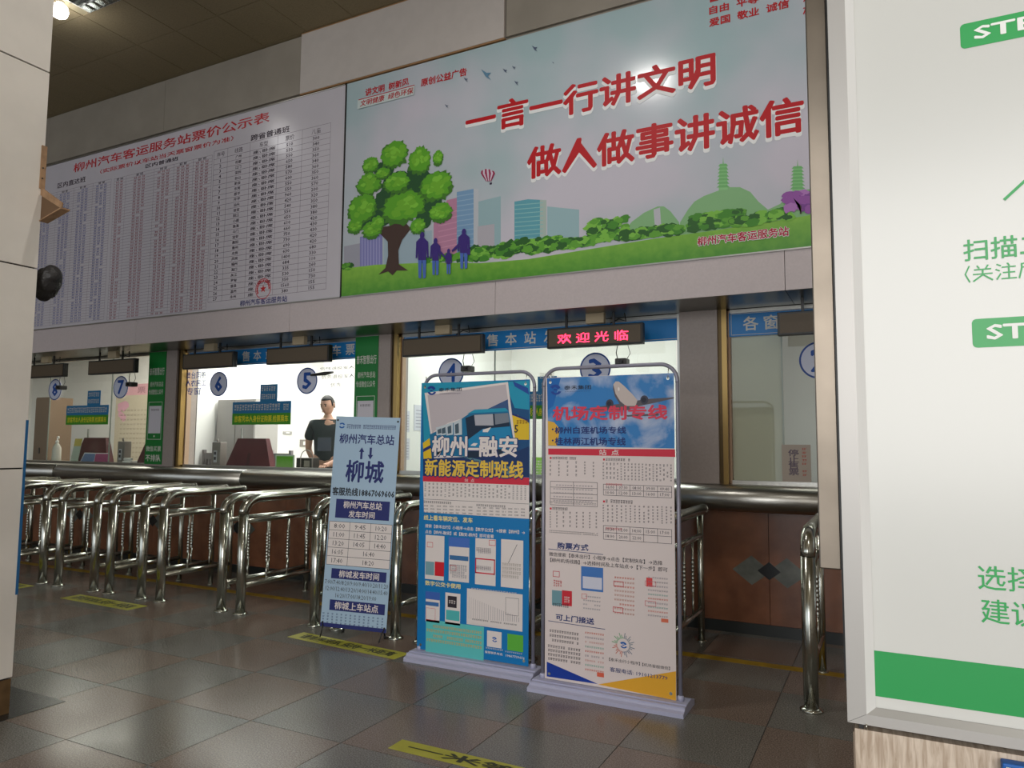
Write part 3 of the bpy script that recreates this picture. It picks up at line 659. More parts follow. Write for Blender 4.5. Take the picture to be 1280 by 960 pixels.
# ------------------------------------------------------------------ LED displays hung from the soffit
LY = 5.74
led_face = mat('led_matrix_face', (96, 82, 64), .55, noise=.2, nscale=200)
leds = {'8': (-10.33, -9.455), '7': (-8.95, -8.06), '6': (-7.21, -6.395), '5': (-5.9, -5.04), '4': (-4.13, -3.245), '3': (-2.6, -1.745), '2': (-.705, .18)}
camdark = mat('camera_housing', (52, 50, 48), .45)
for n, (x0, x1) in leds.items():
    r = empty('led_display', (x0, LY, 2.275), {'8': 'dark LED ticker cut by the pale column, leftmost under the soffit', '7': 'dark LED ticker left of the left green pillar sign', '6': 'dark LED ticker just right of the left green pillar sign', '5': 'dark LED ticker between the characters of the header left of the second green pillar sign', '4': 'dark LED ticker just right of the second green pillar sign', '3': 'LED ticker showing glowing red welcome characters', '2': 'dark LED ticker partly hidden by the steel strip at the light box'}[n], 'display', 'LED tickers under the soffit')
    L = x1-x0
    MB().box(0, L, .0, .06, 0, .175, bev=.004).build('housing', black, r); MB().box(.018, L-.018, -.004, .0, .016, .159).build('screen', led_face, r)
    for a in (.2, .7): MB().box(L*a-.01, L*a+.01, .02, .035, .175, .281).build('hanger', black, r)
    MB().box(L*.42, L*.42+.16, .0, .05, .195, .281).build('junction_box', mat('beige_box', (168, 152, 124), .6), r)
    MB().tube([(L*.66, .04, .19), (L*.75, .03, .22), (L*.82, .04, .2), (L*.8, .05, .27)], .006, 6).build('cable', black, r)
    if n == '3':
        s = Sheet(r, Matrix.Translation((x0, LY-.0045, 2.275))); rede = mat('led_red', (255, 40, 72), .5, emit=5)
        s.text('欢迎光临', (697, 430), (785, 412), rede, 1, .015, part='glowing_text', space=1.55)
        for v in s.parts.values(): v['v'] = [(a, b-.0045, c) for a, b, c in v['v']]
        s.done()
    # small camera under the display
    if n in '87643':
        xc = {'8': -9.62, '7': -8.22, '6': -6.6, '4': -3.47, '3': -1.98}[n]
        if n == '6': continue
        c = empty('window_camera', (xc, LY+.06, 2.275), {'8': 'small black camera over the number eight disc', '7': 'small black camera over the number seven disc', '4': 'small black camera on two wires over the number four disc', '3': 'small black camera below the glowing red ticker'}[n], 'camera', 'cameras over the windows')
        MB().tube([(0, 0, 0), (-.012, 0, -.06), (.0, 0, -.11)], .004, 6).build('cable', black, c)
        MB().tube([(.09, 0, 0), (.11, 0, -.07), (.07, 0, -.13)], .003, 6).build('cable', black, c)
        MB().box(-.01, .09, -.05, .05, -.165, -.11, bev=.01).build('housing', camdark, c)
        MB().tube([(.05, -.05, -.14), (.05, -.075, -.14)], .016, 12).build('lens', black, c)
# small camera near number 5
c = empty('window_camera', (W(402, 467, 6.0)[0], 6.0, W(402, 467, 6.0)[1]), 'slim black camera pointing left beside number 5', 'camera', 'cameras over the windows')
MB().tube([(-.15, 0, -.01), (.05, 0, .0), (.09, .08, .02)], [.012, .022, .012], 8).build('housing', black, c)

# ------------------------------------------------------------------ queue barriers
def bead_prof():
    pr = [(.009, .24), (.009, .40)]
    z = .40
    for k in range(9):
        pr += [(.009, z+.0), (.014, z+.01), (.014, z+.016), (.009, z+.026)]; z += .028
    pr += [(.009, .77)]
    return pr
RZ = .965; YF, YB, YE = 4.58, 5.36, 5.5
def arc(y0, zt, r_, n=7): return [(0, y0+r_-r_*math.cos(t), zt-r_+r_*math.sin(t)) for t in [PI/2*k/n for k in range(n+1)]]
me_front = MB().tube([(0, 0, .012), (0, 0, RZ-.13)], .04, 20).mesh('front_post')
me_top = MB().tube(arc(0, RZ, .13)+[(0, YE-YF, RZ)], .04, 20).mesh('top_rail')
me_cap = MB().tube([(0, YE-YF, RZ), (0, YE-YF+.012, RZ), (0, YE-YF+.02, RZ)], [.041, .041, .025], 18).mesh('end_cap')
me_mid = MB().tube([(0, .03, .775), (0, YB-YF, .775)], .022, 12).mesh('mid_rail')
me_bot = MB().tube([(0, .03, .235), (0, YB-YF, .235)], .022, 12).mesh('bottom_rail')
me_bp = MB().tube([(0, YB-YF, .01), (0, YB-YF, RZ-.03)], .025, 14).mesh('back_post')
me_fl = MB().lathe([(.062, 0), (.062, .008), (.05, .016), (.042, .02)], seg=20).mesh('floor_flange')
me_ba = MB().lathe(bead_prof(), seg=8).mesh('baluster')
for q in (me_front, me_top, me_cap, me_mid, me_bot, me_bp, me_fl, me_ba): q.materials.append(steel)
def fence(x, lab, yf=YF, long=False):
    r = empty('queue_barrier', (x, yf, 0), lab, 'barrier', 'steel queue barriers before the ticket windows')
    for nm, me in (('front_post', me_front), ('top_rail', me_top), ('end_cap', me_cap), ('mid_rail', me_mid), ('bottom_rail', me_bot), ('back_post', me_bp), ('floor_flange', me_fl)): obj(nm, me, r)
    for k in range(3 if long else 2): obj('baluster', me_ba, r, loc=(0, .28+.25*k, 0))
    obj('floor_flange', me_fl, r, loc=(0, YB-YF+(.25 if long else 0), 0)).scale = (.6, .6, .6)
    if long:
        for c in r.children:
            if c.name.startswith('top_rail'): c.scale.y = 1.22
            if c.name.startswith(('mid_rail', 'bottom_rail')): c.scale.y = 1.32
            if c.name.startswith('back_post'): c.location.y = .25
            if c.name.startswith('end_cap'): c.location.y = .202
    return r
FX = [(-9.3, 'queue barrier mostly hidden behind the pale column, left of its pair'), (-9.05, 'queue barrier mostly hidden behind the pale column, right of its pair'),
      (-8.5, 'queue barrier second pair from the left, left tube fence'), (-8.26, 'queue barrier second pair from the left, right tube fence'),
      (-7.695, 'steel queue barrier nearest right of the pale column'), (-7.433, 'steel queue barrier, second front post right of the pale column'),
      (-6.869, 'steel queue barrier, left of the pair behind the leftmost yellow floor sticker'), (-6.638, 'steel queue barrier, right of the pair behind the leftmost yellow floor sticker'),
      (-6.172, 'steel queue barrier, left of the pair in front of window 6'), (-5.913, 'steel queue barrier, right of the pair in front of window 6'),
      (-5.133, 'steel queue barrier, left of the pair with a wide gap before the small blue board'), (-4.905, 'steel queue barrier, right of the pair with a wide gap before the small blue board'),
      (-4.09, 'steel queue barrier whose front post stands at the left edge of the small blue board'), (-3.86, 'steel queue barrier hidden behind the small blue board'),
      (-3.304, 'steel queue barrier whose front post stands at the right edge of the small blue board'), (-3.075, 'steel queue barrier with its front post beside the left pole of the bus poster stand'),
      (-2.45, 'steel queue barrier behind the bus poster stand, left one'), (-2.2, 'steel queue barrier behind the bus poster stand, right one'),
      (-1.5, 'steel queue barrier behind the airport poster stand, left one'), (-1.27, 'steel queue barrier reaching out right of the airport poster stand'),
      (-.413, 'thick steel queue barrier standing alone before the closed window')]
for x, lab in FX:
    r = fence(x, lab, 4.46 if x > -.5 else YF, long=(-1.6 < x < -1.2 or -5.2 < x < -4.0))

# floor markings
yel = mat('yellow_floor_tape', (176, 140, 28), .5, noise=.25, nscale=12)
o = MB().box(-12, 2.5, 5.17, 5.265, .0005, .0015).build('floor_line', yel); tag(o, 'long worn yellow line on the floor along the foot of the counter', 'floor marking')
ysm = mat('yellow_floor_sticker', (184, 180, 48), .45, noise=.12, nscale=8); yk = ink(52, 52, 26)
def fsticker(x0, x1, y0, y1, txt, lab, rz=0, cut=.0):
    o = MB().prism([(0, 0), (x1-x0, 0), (x1-x0+cut, y1-y0), (cut, y1-y0)], 'z', 0, .0012).build('floor_sticker', ysm, loc=(x0, y0, .0006)); o.rotation_euler.z = rz; tag(o, lab, 'floor marking', 'yellow distance stickers')
    M = Matrix.Translation((x0, y0, .0006)) @ Matrix.Rotation(rz, 4, 'Z')
    v, f, a, b, c, d = glyphs(txt, 0); L = x1-x0; h = y1-y0; sx = (L*.86)/(b-a); sy = h*.62/(d-c)
    V = []; F = []
    for k, (dx, dy) in enumerate(bold_shifts(.05)):
        n = len(V); V += [(L*.07+(p[0]+dx-a)*sx, h*.19+(p[1]+dy-c)*sy, .0016+.00003*k) for p in v]; F += [tuple(i+n for i in q) for q in f]
    me = bpy.data.meshes.new('lettering'); me.from_pydata(V, [], F); obj('lettering', me, o, yk)
fsticker(-4.03, -2.99, 4.225, 4.385, '请有序排队,保持一米距离', 'yellow distance sticker at the foot of the small blue board', -.08)
fsticker(-6.83, -5.85, 4.235, 4.425, '请有序排队,保持一米距离', 'yellow distance sticker by the left queue barriers', -.02)
fsticker(-8.5, -7.62, 4.3, 4.46, '请有序排队,保持一米距离', 'yellow distance sticker just right of the pale column')
fsticker(-2.16, -1.0, 2.955, 3.07, '一米等候线', 'yellow one metre waiting line sticker nearest the camera')

# ------------------------------------------------------------------ poster stands
stand_m = mat('pale_lilac_painted_steel', (176, 176, 200), .4, 0, .5); pole_m = mat('grey_painted_tube', (140, 138, 152), .4, .3)
NAVY = ink(28, 48, 110); WHT = ink(226, 216, 212); REDB = ink(206, 44, 66); BK = ink(50, 44, 52)
def stand(x0, x1, y, zt, lab):
    r = empty('poster_stand', ((x0+x1)/2, y, 0), lab, 'poster stand'); h = (x1-x0)/2; a = h-.045
    bz = MB()
    prof = [(-.125, 0), (-.125, .022), (-.1, .03), (-.085, .044), (-.03, .052), (.02, .052), (.07, .05), (.1, .034), (.13, .03), (.13, 0)]
    bz.prism(prof, 'x', -h, h); bz.build('base', stand_m, r)
    for yy in (-.092, -.06, .04): MB().box(-h+.002, h-.002, yy, yy+.004, .035 if yy < -.07 else .046, .049 if yy < -.07 else .054).build('base_rib', stand_m, r)
    for q in (-a, a):
        MB().tube([(q, 0, .045), (q, 0, zt-.11)], .0115, 12).build('pole', pole_m, r); MB().lathe([(.018, .05), (.018, .075), (.012, .08)], (q, 0, 0), 14).build('pole_socket', stand_m, r)
    pa = [(-a+.1-.1*math.cos(t), 0, zt-.1+.1*math.sin(t)) for t in [PI/2*k/8 for k in range(9)]]
    MB().tube([(-a, 0, zt-.11)]+pa+[(-q[0], 0, q[2]) for q in pa[::-1]]+[(a, 0, zt-.11)], .0115, 12).build('top_bar', pole_m, r)
    return r
def hang_sheet(r, x0, x1, z0, z1, dy, m):
    L = r.location; X = x0-L.x; h = z1-z0; w_ = x1-x0
    o = MB().box(0, w_, 0, .004, 0, h).build('poster_sheet', m, r, loc=(X, dy, z0))
    for u in (.03, w_-.03):
        for v in (.03, h-.03): MB().tube([(u, -.003, v), (u, .006, v)], .009, 10).build('grommet', steel, o)
    for u in (.03, w_-.03): MB().tube([(u, -.004, h-.03), (u, .012, h+.02), (u, -.0+abs(dy), h+.045)], .003, 6).build('hook', steel, o)
    return o, Sheet(o, Matrix.Translation((L.x+X, L.y+dy, z0)))
# --- bus poster (left stand)
r1 = stand(-2.915, -1.972, 4.262, 1.922, 'left poster stand with a turquoise bus poster in a rounded grey tube frame')
base_blue = ink(14, 118, 182, .4)
o, s = hang_sheet(r1, -2.885, -2.045, .06, 1.868, -.012, base_blue)
c4 = lambda x, y: (510+x/4.8, 460+y/4.8); c5 = lambda x, y: (510+x/4.8, 640+y/4.8)
P4 = lambda part, pts, m, L: s.poly(part, [c4(*p) for p in pts], m, L)
P5 = lambda part, pts, m, L: s.poly(part, [c5(*p) for p in pts], m, L)
PIC = 'printed_bus_picture'
TURQ = ink(30, 146, 178); TEAL = ink(22, 108, 150); DKB = ink(24, 44, 66); YE = ink(222, 186, 40)
P4(PIC, [(84, 90), (727, 75), (727, 655), (92, 648)], ink(20, 76, 124), 1)
P4(PIC, [(600, 82), (727, 76), (727, 250), (640, 240), (610, 160)], TURQ, 2)
P4(PIC, [(630, 80), (720, 120), (727, 160), (640, 110)], ink(30, 70, 150), 3)
P4(PIC, [(84, 90), (600, 78), (600, 90), (100, 150), (140, 430), (95, 460)], TURQ, 2)
P4(PIC, [(625, 280), (660, 282), (727, 330), (727, 430), (640, 430)], YE, 3)
P4(PIC, [(620, 268), (727, 310), (727, 322), (620, 280)], NAVY, 4)
P4(PIC, [(90, 450), (130, 420), (145, 560), (95, 590)], YE, 3); P4(PIC, [(92, 485), (135, 462), (138, 480), (92, 505)], NAVY, 4)
P4(PIC, [(100, 150), (600, 84), (660, 560), (600, 580), (160, 560)], WHT, 4)
P4(PIC, [(118, 163), (588, 98), (600, 190), (480, 245), (370, 270), (330, 300), (240, 330), (160, 380), (145, 400)], ink(190, 180, 184), 5)
P4(PIC, [(480, 245), (600, 188), (606, 262), (480, 262)], ink(56, 84, 130), 6)
P4(PIC, [(130, 400), (330, 300), (400, 250), (585, 240), (606, 262), (640, 470), (570, 525), (360, 535), (150, 520)], TEAL, 6)
P4(PIC, [(355, 275), (400, 250), (585, 240), (605, 260), (390, 270)], TURQ, 7)
P4(PIC, [(345, 300), (400, 280), (602, 270), (612, 352), (450, 365), (360, 430)], DKB, 7)
P4(PIC, [(398, 282), (510, 276), (515, 345), (405, 345)], ink(172, 172, 180), 8); P4(PIC, [(520, 275), (602, 270), (610, 325), (525, 340)], ink(120, 128, 140), 8)
P4(PIC, [(360, 430), (450, 365), (612, 350), (632, 460), (560, 500), (380, 520)], ink(24, 130, 178), 8); P4(PIC, [(450, 370), (500, 355), (480, 385), (450, 385)], WHT, 9)
P4(PIC, [(375, 465), (395, 450), (420, 452), (405, 468)], WHT, 9); P4(PIC, [(360, 500), (570, 485), (570, 530), (360, 540)], DKB, 9)
for x in (275, 230, 195, 170): P4(PIC, [(x, 325+(275-x)*.3), (x+48-(275-x)*.15, 305+(275-x)*.42), (x+50-(275-x)*.2, 400), (x+2, 405)], ink(190, 200, 206), 8); P4(PIC, [(x+8, 340+(275-x)*.3), (x+30, 330+(275-x)*.3), (x+32, 390), (x+10, 395)], ink(70, 90, 104), 9)
P4(PIC, [(92, 545), (600, 520), (727, 470), (727, 655), (92, 648)], ink(18, 52, 100), 7); P4(PIC, [(300, 520), (640, 600), (660, 660), (500, 600)], ink(90, 130, 140), 8)
s.text('5', c4(640, 388), c4(662, 342), BK, 10, .03); s.scrib(c4(652, 335), c4(722, 312), 4, ink(150, 100, 30), 10)
s.text('柳州–融安', c4(146, 528), c4(660, 410), NAVY, 11, .09, ref=.05); s.text('柳州–融安', c4(146, 525), c4(656, 412), WHT, 12, .05)
s.text('新能源定制班线', c4(104, 648), c4(694, 556), NAVY, 11, .1, ref=.05); s.text('新能源定制班线', c4(104, 644), c4(692, 560), ink(228, 190, 70), 12, .05)
def logo(cx, cy, k, L=12, m=ink(20, 90, 170)):
    u, v = s.uv(cx, cy)
    for a0, a1, rr, dx in ((.3, 2.6, .02, 0), (3.5, 5.9, .02, .004)):
        pts = [(u+dx*k+rr*k*math.cos(a0+(a1-a0)*t/8)*1.2, v+rr*k*math.sin(a0+(a1-a0)*t/8)) for t in range(9)]+[(u+dx*k+rr*.5*k*math.cos(a0+(a1-a0)*t/8)*1.1, v+rr*.55*k*math.sin(a0+(a1-a0)*t/8)-.002*k) for t in range(8, -1, -1)]
        s.add('logo', pts, m, L)
    s.rect('logo', u-.006*k, v-.003*k, u+.008*k, v+.003*k, m, L)
logo(*c4(140, 135), 1.6, m=ink(24, 60, 140)); s.text('泰禾集团', c4(186, 142), c4(323, 116), ink(34, 44, 70), 12, .02); s.scrib(c4(190, 158), c4(318, 149), 10, ink(90, 90, 110), 12)
s.prect('red_band', c4(90, 680), c4(727, 658), REDB, 3); s.text('站  点', c4(340, 683), c4(398, 665), WHT, 5)
s.poly('white_band', [c4(92, 680), c4(727, 695), c4(727, 905), c4(96, 865)], WHT, 2)
for k, x in enumerate(range(98, 722, 24)):
    m_ = 8 if k in (0, 5, 22, 23, 24, 25) else random.choice((3, 4, 4, 5)); sl = (x-98)/640*22
    s.scrib(c4(x-1, 775+sl), c4(x+13, 688+sl), m_, BK, 4, vert=True)
s.poly('printed_table', [c4(95, 785), c4(727, 815), c4(727, 817), c4(95, 787)], BK, 3)
s.row(c4, 14, (95, 802), 262, 14, BK, 4); s.row(c4, 14, (410, 822), 588, 13, BK, 4)
for k in range(3):
    for j in range(8): s.row(c4, 4, (97+j*38, 826+k*19+j*1.2), 97+j*38+25, 9, BK, 4)
    for j in range(8): s.row(c4, 4, (412+j*38, 838+k*19+j*1.2), 412+j*38+25, 9, BK, 4)
s.row(c5, '线上看车辆定位、发车', (96, 32), 388, 30, ink(230, 216, 150), 5, .05)
s.row(c5, '搜索【泰禾出行】小程序→点击【数字公交】→搜索【柳州】→', (104, 82), 702, 21, WHT, 5, .03)
s.row(c5, '点击【柳州-融安】或【融安-柳州】即可查看', (104, 117), 515, 21, WHT, 5, .03)
def shot(a, b, L=3, part='phone_screenshots'): s.prect(part, a, b, WHT, L)
for a, b in (((102, 400), (219, 145)), ((244, 412), (369, 158)), ((402, 432), (528, 165)), ((557, 448), (692, 172)), ((105, 655), (192, 485)), ((222, 670), (315, 492))): shot(c5(*a), c5(*b))
PS = 'phone_screenshots'
s.prect(PS, c5(105, 375), c5(158, 300), ink(120, 160, 170), 4); s.prect(PS, c5(160, 382), c5(217, 302), ink(206, 30, 44), 4)
s.prect(PS, c5(244, 205), c5(369, 158), ink(70, 110, 190), 4); s.prect(PS, c5(250, 285), c5(363, 268), ink(60, 110, 160), 4)
def obox(a, b, m, t=.006, L=5, part=PS):
    (u0, v0), (u1, v1) = s.uv(*a), s.uv(*b)
    for q_ in ((u0, v0, u1, v0+t), (u0, v1-t, u1, v1), (u0, v0, u0+t, v1), (u1-t, v0, u1, v1)): s.rect(part, *q_, m, L)
obox(c5(403, 366), c5(523, 285), REDB, .008); obox(c5(250, 350), c5(290, 320), REDB, .003); obox(c5(486, 200), c5(526, 170), REDB, .003); obox(c5(115, 210), c5(150, 182), REDB, .003)
(lu0, lv0), (lu1, lv1) = s.uv(*c5(603, 305)), s.uv(*c5(655, 195)); s.line(PS, (lu0, lv0), (lu1, lv1), .003, BK, 5)
for k in range(5): s.scrib(c5(410, 225+k*10+(80 if k > 2 else 0)), c5(500, 218+k*10+(80 if k > 2 else 0)), 8, ink(150, 140, 150), 5)
for k in range(4): s.scrib(c5(565, 320+k*24), c5(680, 313+k*24), 9, ink(170, 160, 150), 5); s.scrib(c5(252, 330+k*20), c5(355, 322+k*20), 8, ink(150, 150, 160), 5)
s.row(c5, '数字公交卡使用', (104, 424), 315, 28, ink(230, 216, 150), 5, .05); s.row(c5, 17, (380, 462), 655, 17, WHT, 5)
s.prect(PS, c5(105, 520), c5(192, 485), ink(60, 100, 180), 4); s.prect(PS, c5(105, 558), c5(185, 545), ink(60, 110, 170), 4); s.prect(PS, c5(238, 570), c5(293, 508), BK, 4); s.scrib(c5(246, 548), c5(288, 532), 3, WHT, 5)
s.prect(PS, c5(228, 645), c5(310, 596), ink(80, 180, 180), 4); obox(c5(108, 645), c5(165, 580), REDB, .002)
s.prect('printed_table', c5(352, 672), c5(688, 495), WHT, 3)
for k in range(24): s.prect('printed_table', c5(365+k*13, 640+k*.9), c5(367.5+k*13, 508+k*5.4), ink(130, 120, 130), 4)
s.row(c5, 24, (385, 642), 655, 9, BK, 5); obox(c5(585, 615), c5(665, 520), BK, .002, 5, 'printed_table')
s.row(c5, 18, (372, 668), 555, 14, WHT, 5); s.row(c5, 10, (575, 690), 670, 8, WHT, 5)
s.prect('turquoise_box', c5(105, 838), c5(456, 690), ink(92, 192, 190), 3)
for k, (yy, xx) in enumerate(((684, 150), (706, 112), (742, 150), (764, 112))): s.row(c5, 24, (xx, yy), 445, 17, ink(222, 176, 70), 5)
s.prect('white_card', c5(474, 806), c5(562, 722), WHT, 3); logo(*c5(518, 765), .8, 5)
s.prect('green_card', c5(596, 828), c5(692, 742), ink(92, 176, 60), 3)
s.row(c5, 10, (468, 814), 572, 10, WHT, 5); s.row(c5, 10, (584, 836), 700, 8, WHT, 5); s.row(c5, '客服联系电话:', (462, 838), 570, 15, WHT, 5, .02); s.row(c5, '19867739656', (588, 860), 700, 14, WHT, 5, .02)
s.done()

# --- airport poster (right stand)
r2 = stand(-1.93, -1.006, 4.12, 1.915, 'right poster stand with an airport line poster showing an aeroplane')
o, s = hang_sheet(r2, -1.866, -1.072, .055, 1.86, -.012, mat('poster_paper', (222, 208, 204), .4))
cloud = bpy.data.materials.new('printed_clouds'); cloud.use_nodes = True; nt = cloud.node_tree; b = nt.nodes['Principled BSDF']
tc = nt.nodes.new('ShaderNodeTexCoord'); n = nt.nodes.new('ShaderNodeTexNoise'); n.inputs['Scale'].default_value = 4.5; n.inputs['Detail'].default_value = 6; n.inputs['Distortion'].default_value = .6
nt.links.new(tc.outputs['Object'], n.inputs['Vector']); r = nt.nodes.new('ShaderNodeValToRGB'); e = r.color_ramp.elements
e[0].position = .46; e[0].color = S(22, 116, 184); e[1].position = .72; e[1].color = S(206, 206, 216)
nt.links.new(n.outputs['Fac'], r.inputs['Fac']); nt.links.new(r.outputs[0], b.inputs['Base Color']); b.inputs['Roughness'].default_value = .4
k6 = lambda x, y: (670+x/4.175, 450+y/4.175); k7 = lambda x, y: (650+x/4, 660+y/4)
P6 = lambda part, pts, m, L: s.poly(part, [k6(*p) for p in pts], m, L)
PA = 'printed_aeroplane'
s.poly('printed_sky', [k6(57, 95), k6(720, 68), k6(724, 462), k6(64, 448)], cloud, 1)
P6('printed_sky', [(57, 95), (130, 92), (90, 240), (62, 260)], ink(20, 100, 176), 2)
P6('printed_sky', [(62, 318), (95, 325), (125, 360), (110, 448), (64, 446)], ink(222, 172, 60), 3)
GYP = ink(90, 84, 90); GYL = ink(196, 182, 176)
P6(PA, [(250, 258), (380, 235), (470, 225), (560, 205), (720, 194), (722, 200), (600, 228), (540, 240), (480, 262), (300, 262)], GYP, 4)
P6(PA, [(404, 128), (415, 112), (432, 112), (460, 135), (500, 175), (530, 210), (520, 240), (470, 240), (440, 215), (415, 175)], GYL, 5)
P6(PA, [(404, 128), (415, 175), (440, 215), (470, 242), (440, 235), (412, 190), (402, 150)], GYP, 6)
P6(PA, [(456, 288), (640, 278), (640, 290), (480, 296)], GYP, 5)
for x, y in ((385, 228), (566, 208)): u, v = s.uv(*k6(x, y)); s.blob(PA, u, v, .024, .026, ink(60, 60, 76), 7, 16, .02); s.blob(PA, u-.003, v, .014, .015, ink(34, 38, 52), 8, 12, .02)
u, v = s.uv(*k6(432, 152)); s.blob(PA, u, v, .006, .012, WHT, 8, 8, .02)
logo(*k6(100, 155), 1.6, m=ink(30, 70, 150)); s.text('泰禾集团', k6(148, 156), k6(287, 130), ink(34, 44, 60), 9, .02); s.scrib(k6(150, 167), k6(285, 160), 11, ink(60, 90, 140), 9)
s.text('机场定制专线', k6(90, 314), k6(684, 234), ink(214, 60, 84), 10, .055)
s.text('柳州白莲机场专线', k6(100, 384), k6(470, 348), NAVY, 10, .04); s.text('桂林两江机场专线', k6(100, 443), k6(468, 405), NAVY, 10, .04)
for y in (362, 420): u, v = s.uv(*k6(88, y)); s.blob('lettering', u, v, .006, .006, NAVY, 10, 8, .02)
s.poly('red_band', [k6(64, 462), k6(726, 466), k6(727, 506), k6(64, 494)], REDB, 2); s.text('站  点', k6(330, 496), k6(432, 468), WHT, 4, .02)
def cols(x0, x1, y0, y1, ns, sl=0):
    for k, nn in enumerate(ns):
        x = x0+(x1-x0)*k/(len(ns)-1); d = (x-x0)*sl; f_ = nn/max(ns)
        s.scrib(k6(x-5, y0+(y1-y0)+d), k6(x+5, y0+d), nn, BK, 4, vert=True)
for (x, y, m_) in ((72, 508, 14), (350, 516, 10), (350, 735, 11), (72, 772, 9)):
    s.prect('small_print', k6(x, y+8), k6(x+10, y-2), REDB, 4); s.scrib(k6(x+14, y+10), k6(x+14+m_*(9 if x < 100 else 13), y-2), m_, BK, 4)
cols(75, 300, 525, 612, [4, 5, 4, 4, 6, 5], .03); cols(352, 705, 535, 630, [6, 4, 4, 4, 6, 7, 6, 6, 6, 6, 6, 7, 5, 4, 8, 5, 6, 4, 5, 6], .03)
cols(75, 315, 790, 880, [7, 5, 4, 4, 5, 5, 6, 5], .02); cols(352, 705, 755, 850, [7, 5, 5, 6, 5, 6, 7, 6, 6, 6, 5, 6, 6, 8, 6, 5], .03)
def grid(a, b, nx, ny, hd=None):
    (u0, v0), (u1, v1) = s.uv(*a), s.uv(*b)
    for k in range(ny+1): y = v0+(v1-v0)*k/ny; s.rect('printed_table', u0, y-.0012, u1, y+.0012, BK, 3)
    for k in range(nx+1): x = u0+(u1-u0)*k/nx; s.rect('printed_table', x-.0012, v0, x+.0012, v1, BK, 3)
    return u0, v0, u1, v1
for (a, b, nx, tt) in (((352, 705), (708, 660), 5, ('06:00', '07:30', '08:00', '09:00', '09:40', '10:00', '12:00', '13:00', '16:00', '17:00')), ((352, 935), (708, 885), 5, ('10:30', '12:00', '14:00', '15:00', '17:00', '18:00', '20:00', '22:00'))):
    u0, v0, u1, v1 = grid(k6(*a), k6(*b), nx, 2)
    for k, t in enumerate(tt):
        cx = u0+(u1-u0)*((k % 5)+.5)/5; cy = v1-(v1-v0)*((k//5)+.5)/2; s.text(t, (cx-.026, cy-.009), (cx+.026, cy+.009), BK, 4, px=False)
    s.row(k6, 7, (365, a[1]-57), 452, 11, REDB, 4)
grid(k6(75, 755), k6(320, 640), 2, 4)
for k in range(5): s.row(k6, 14, (90, 652+k*20), 300, 7, ink(150, 140, 146), 4)
for k in range(2): s.row(k6, 30, (72, 745-k*7), 316, 4, BK, 4); s.row(k6, 30, (70, 889+k*9), 325, 5, BK, 4)
s.row(k7, '购票方式', (188, 87), 342, 32, NAVY, 4, .05); s.poly('rule', [k7(142, 103), k7(416, 131), k7(416, 134), k7(142, 106)], NAVY, 3)
s.row(k7, '微信搜索【泰禾出行】小程序→点击【定制快车】→选择', (146, 129), 712, 21, BK, 4, .01)
s.row(k7, '【柳州机场线路】→选择时间及上车站点→【下一步】即可', (152, 159), 738, 21, BK, 4, .01)
ORG = ink(214, 96, 66)
obox(k7(165, 243), k7(198, 217), REDB, .003, 4); s.scrib(k7(168, 290), k7(212, 262), 4, ink(206, 90, 90), 4); s.scrib(k7(165, 390), k7(245, 382), 8, BK, 4)
s.prect(PS, k7(160, 385), k7(210, 315), ink(110, 150, 160), 3); s.prect(PS, k7(210, 386), k7(260, 316), ink(200, 40, 54), 3); s.scrib(k7(222, 372), k7(250, 345), 3, WHT, 4)
s.prect(PS, k7(306, 310), k7(416, 200), ink(64, 116, 186), 3); s.prect(PS, k7(314, 300), k7(410, 250), ink(206, 206, 220), 4)
for k in range(4): s.row(k7, 8, (316, 340+k*20), 405, 7, ink(140, 140, 150), 4)
obox(k7(308, 352), k7(335, 330), REDB, .002, 5)
for k in range(9): s.row(k7, 8, (472, 246+k*22), 575, 9, ORG if k in (0, 2, 6) else ink(196, 130, 110), 4)
obox(k7(468, 290), k7(518, 268), REDB, .003, 5); obox(k7(465, 420), k7(515, 398), REDB, .003, 5)
s.prect(PS, k7(632, 292), k7(662, 250), ink(214, 70, 70), 3); obox(k7(625, 288), k7(680, 268), REDB, .002, 5); obox(k7(625, 388), k7(680, 368), REDB, .002, 5)
for k in range(10): s.row(k7, 9, (640, 246+k*21), 742, 8, (ink(150, 140, 150), ink(110, 170, 160), ORG)[k % 3 if k > 3 else 0], 4)
s.prect(PS, k7(706, 470), k7(742, 456), ink(216, 110, 80), 4)
s.row(k7, '可上门接送', (180, 444), 370, 30, NAVY, 4, .05); s.poly('rule', [k7(142, 462), k7(426, 505), k7(426, 508), k7(142, 465)], NAVY, 3)
for k in range(3): s.row(k7, 12, (148, 512+k*23), 296, 13, BK, 4)
for k in range(4): s.row(k7, 13, (140, 588+k*21), 305, 13, BK, 4)
for k in range(9): s.row(k7, 9, (325, 522+k*23), 422, 9, (ORG, ink(150, 140, 150), ink(214, 150, 140), ink(110, 180, 160))[k % 4], 4)
s.prect(PS, k7(385, 742), k7(420, 726), ink(216, 96, 70), 4)
u, v = s.uv(*k7(516, 585))
for k in range(36):
    a = 2*PI*k/36; rr = .045+.012*(k % 3)
    s.line('round_code_emblem', (u+.036*math.cos(a), v+.036*math.sin(a)), (u+rr*math.cos(a), v+rr*math.sin(a)), .004, (ink(120, 130, 140), ink(110, 170, 120), ink(200, 110, 90), ink(110, 120, 140))[k//9], 4)
logo(*k7(516, 585), .9, 5)
s.row(k7, '【泰禾出行小程序】', (446, 656), 600, 17, BK, 4, 0); s.row(k7, '【机场客服微信】', (612, 682), 750, 17, BK, 4, 0)
s.row(k7, '客服电话: 19101213779', (450, 706), 738, 23, NAVY, 4, .015)
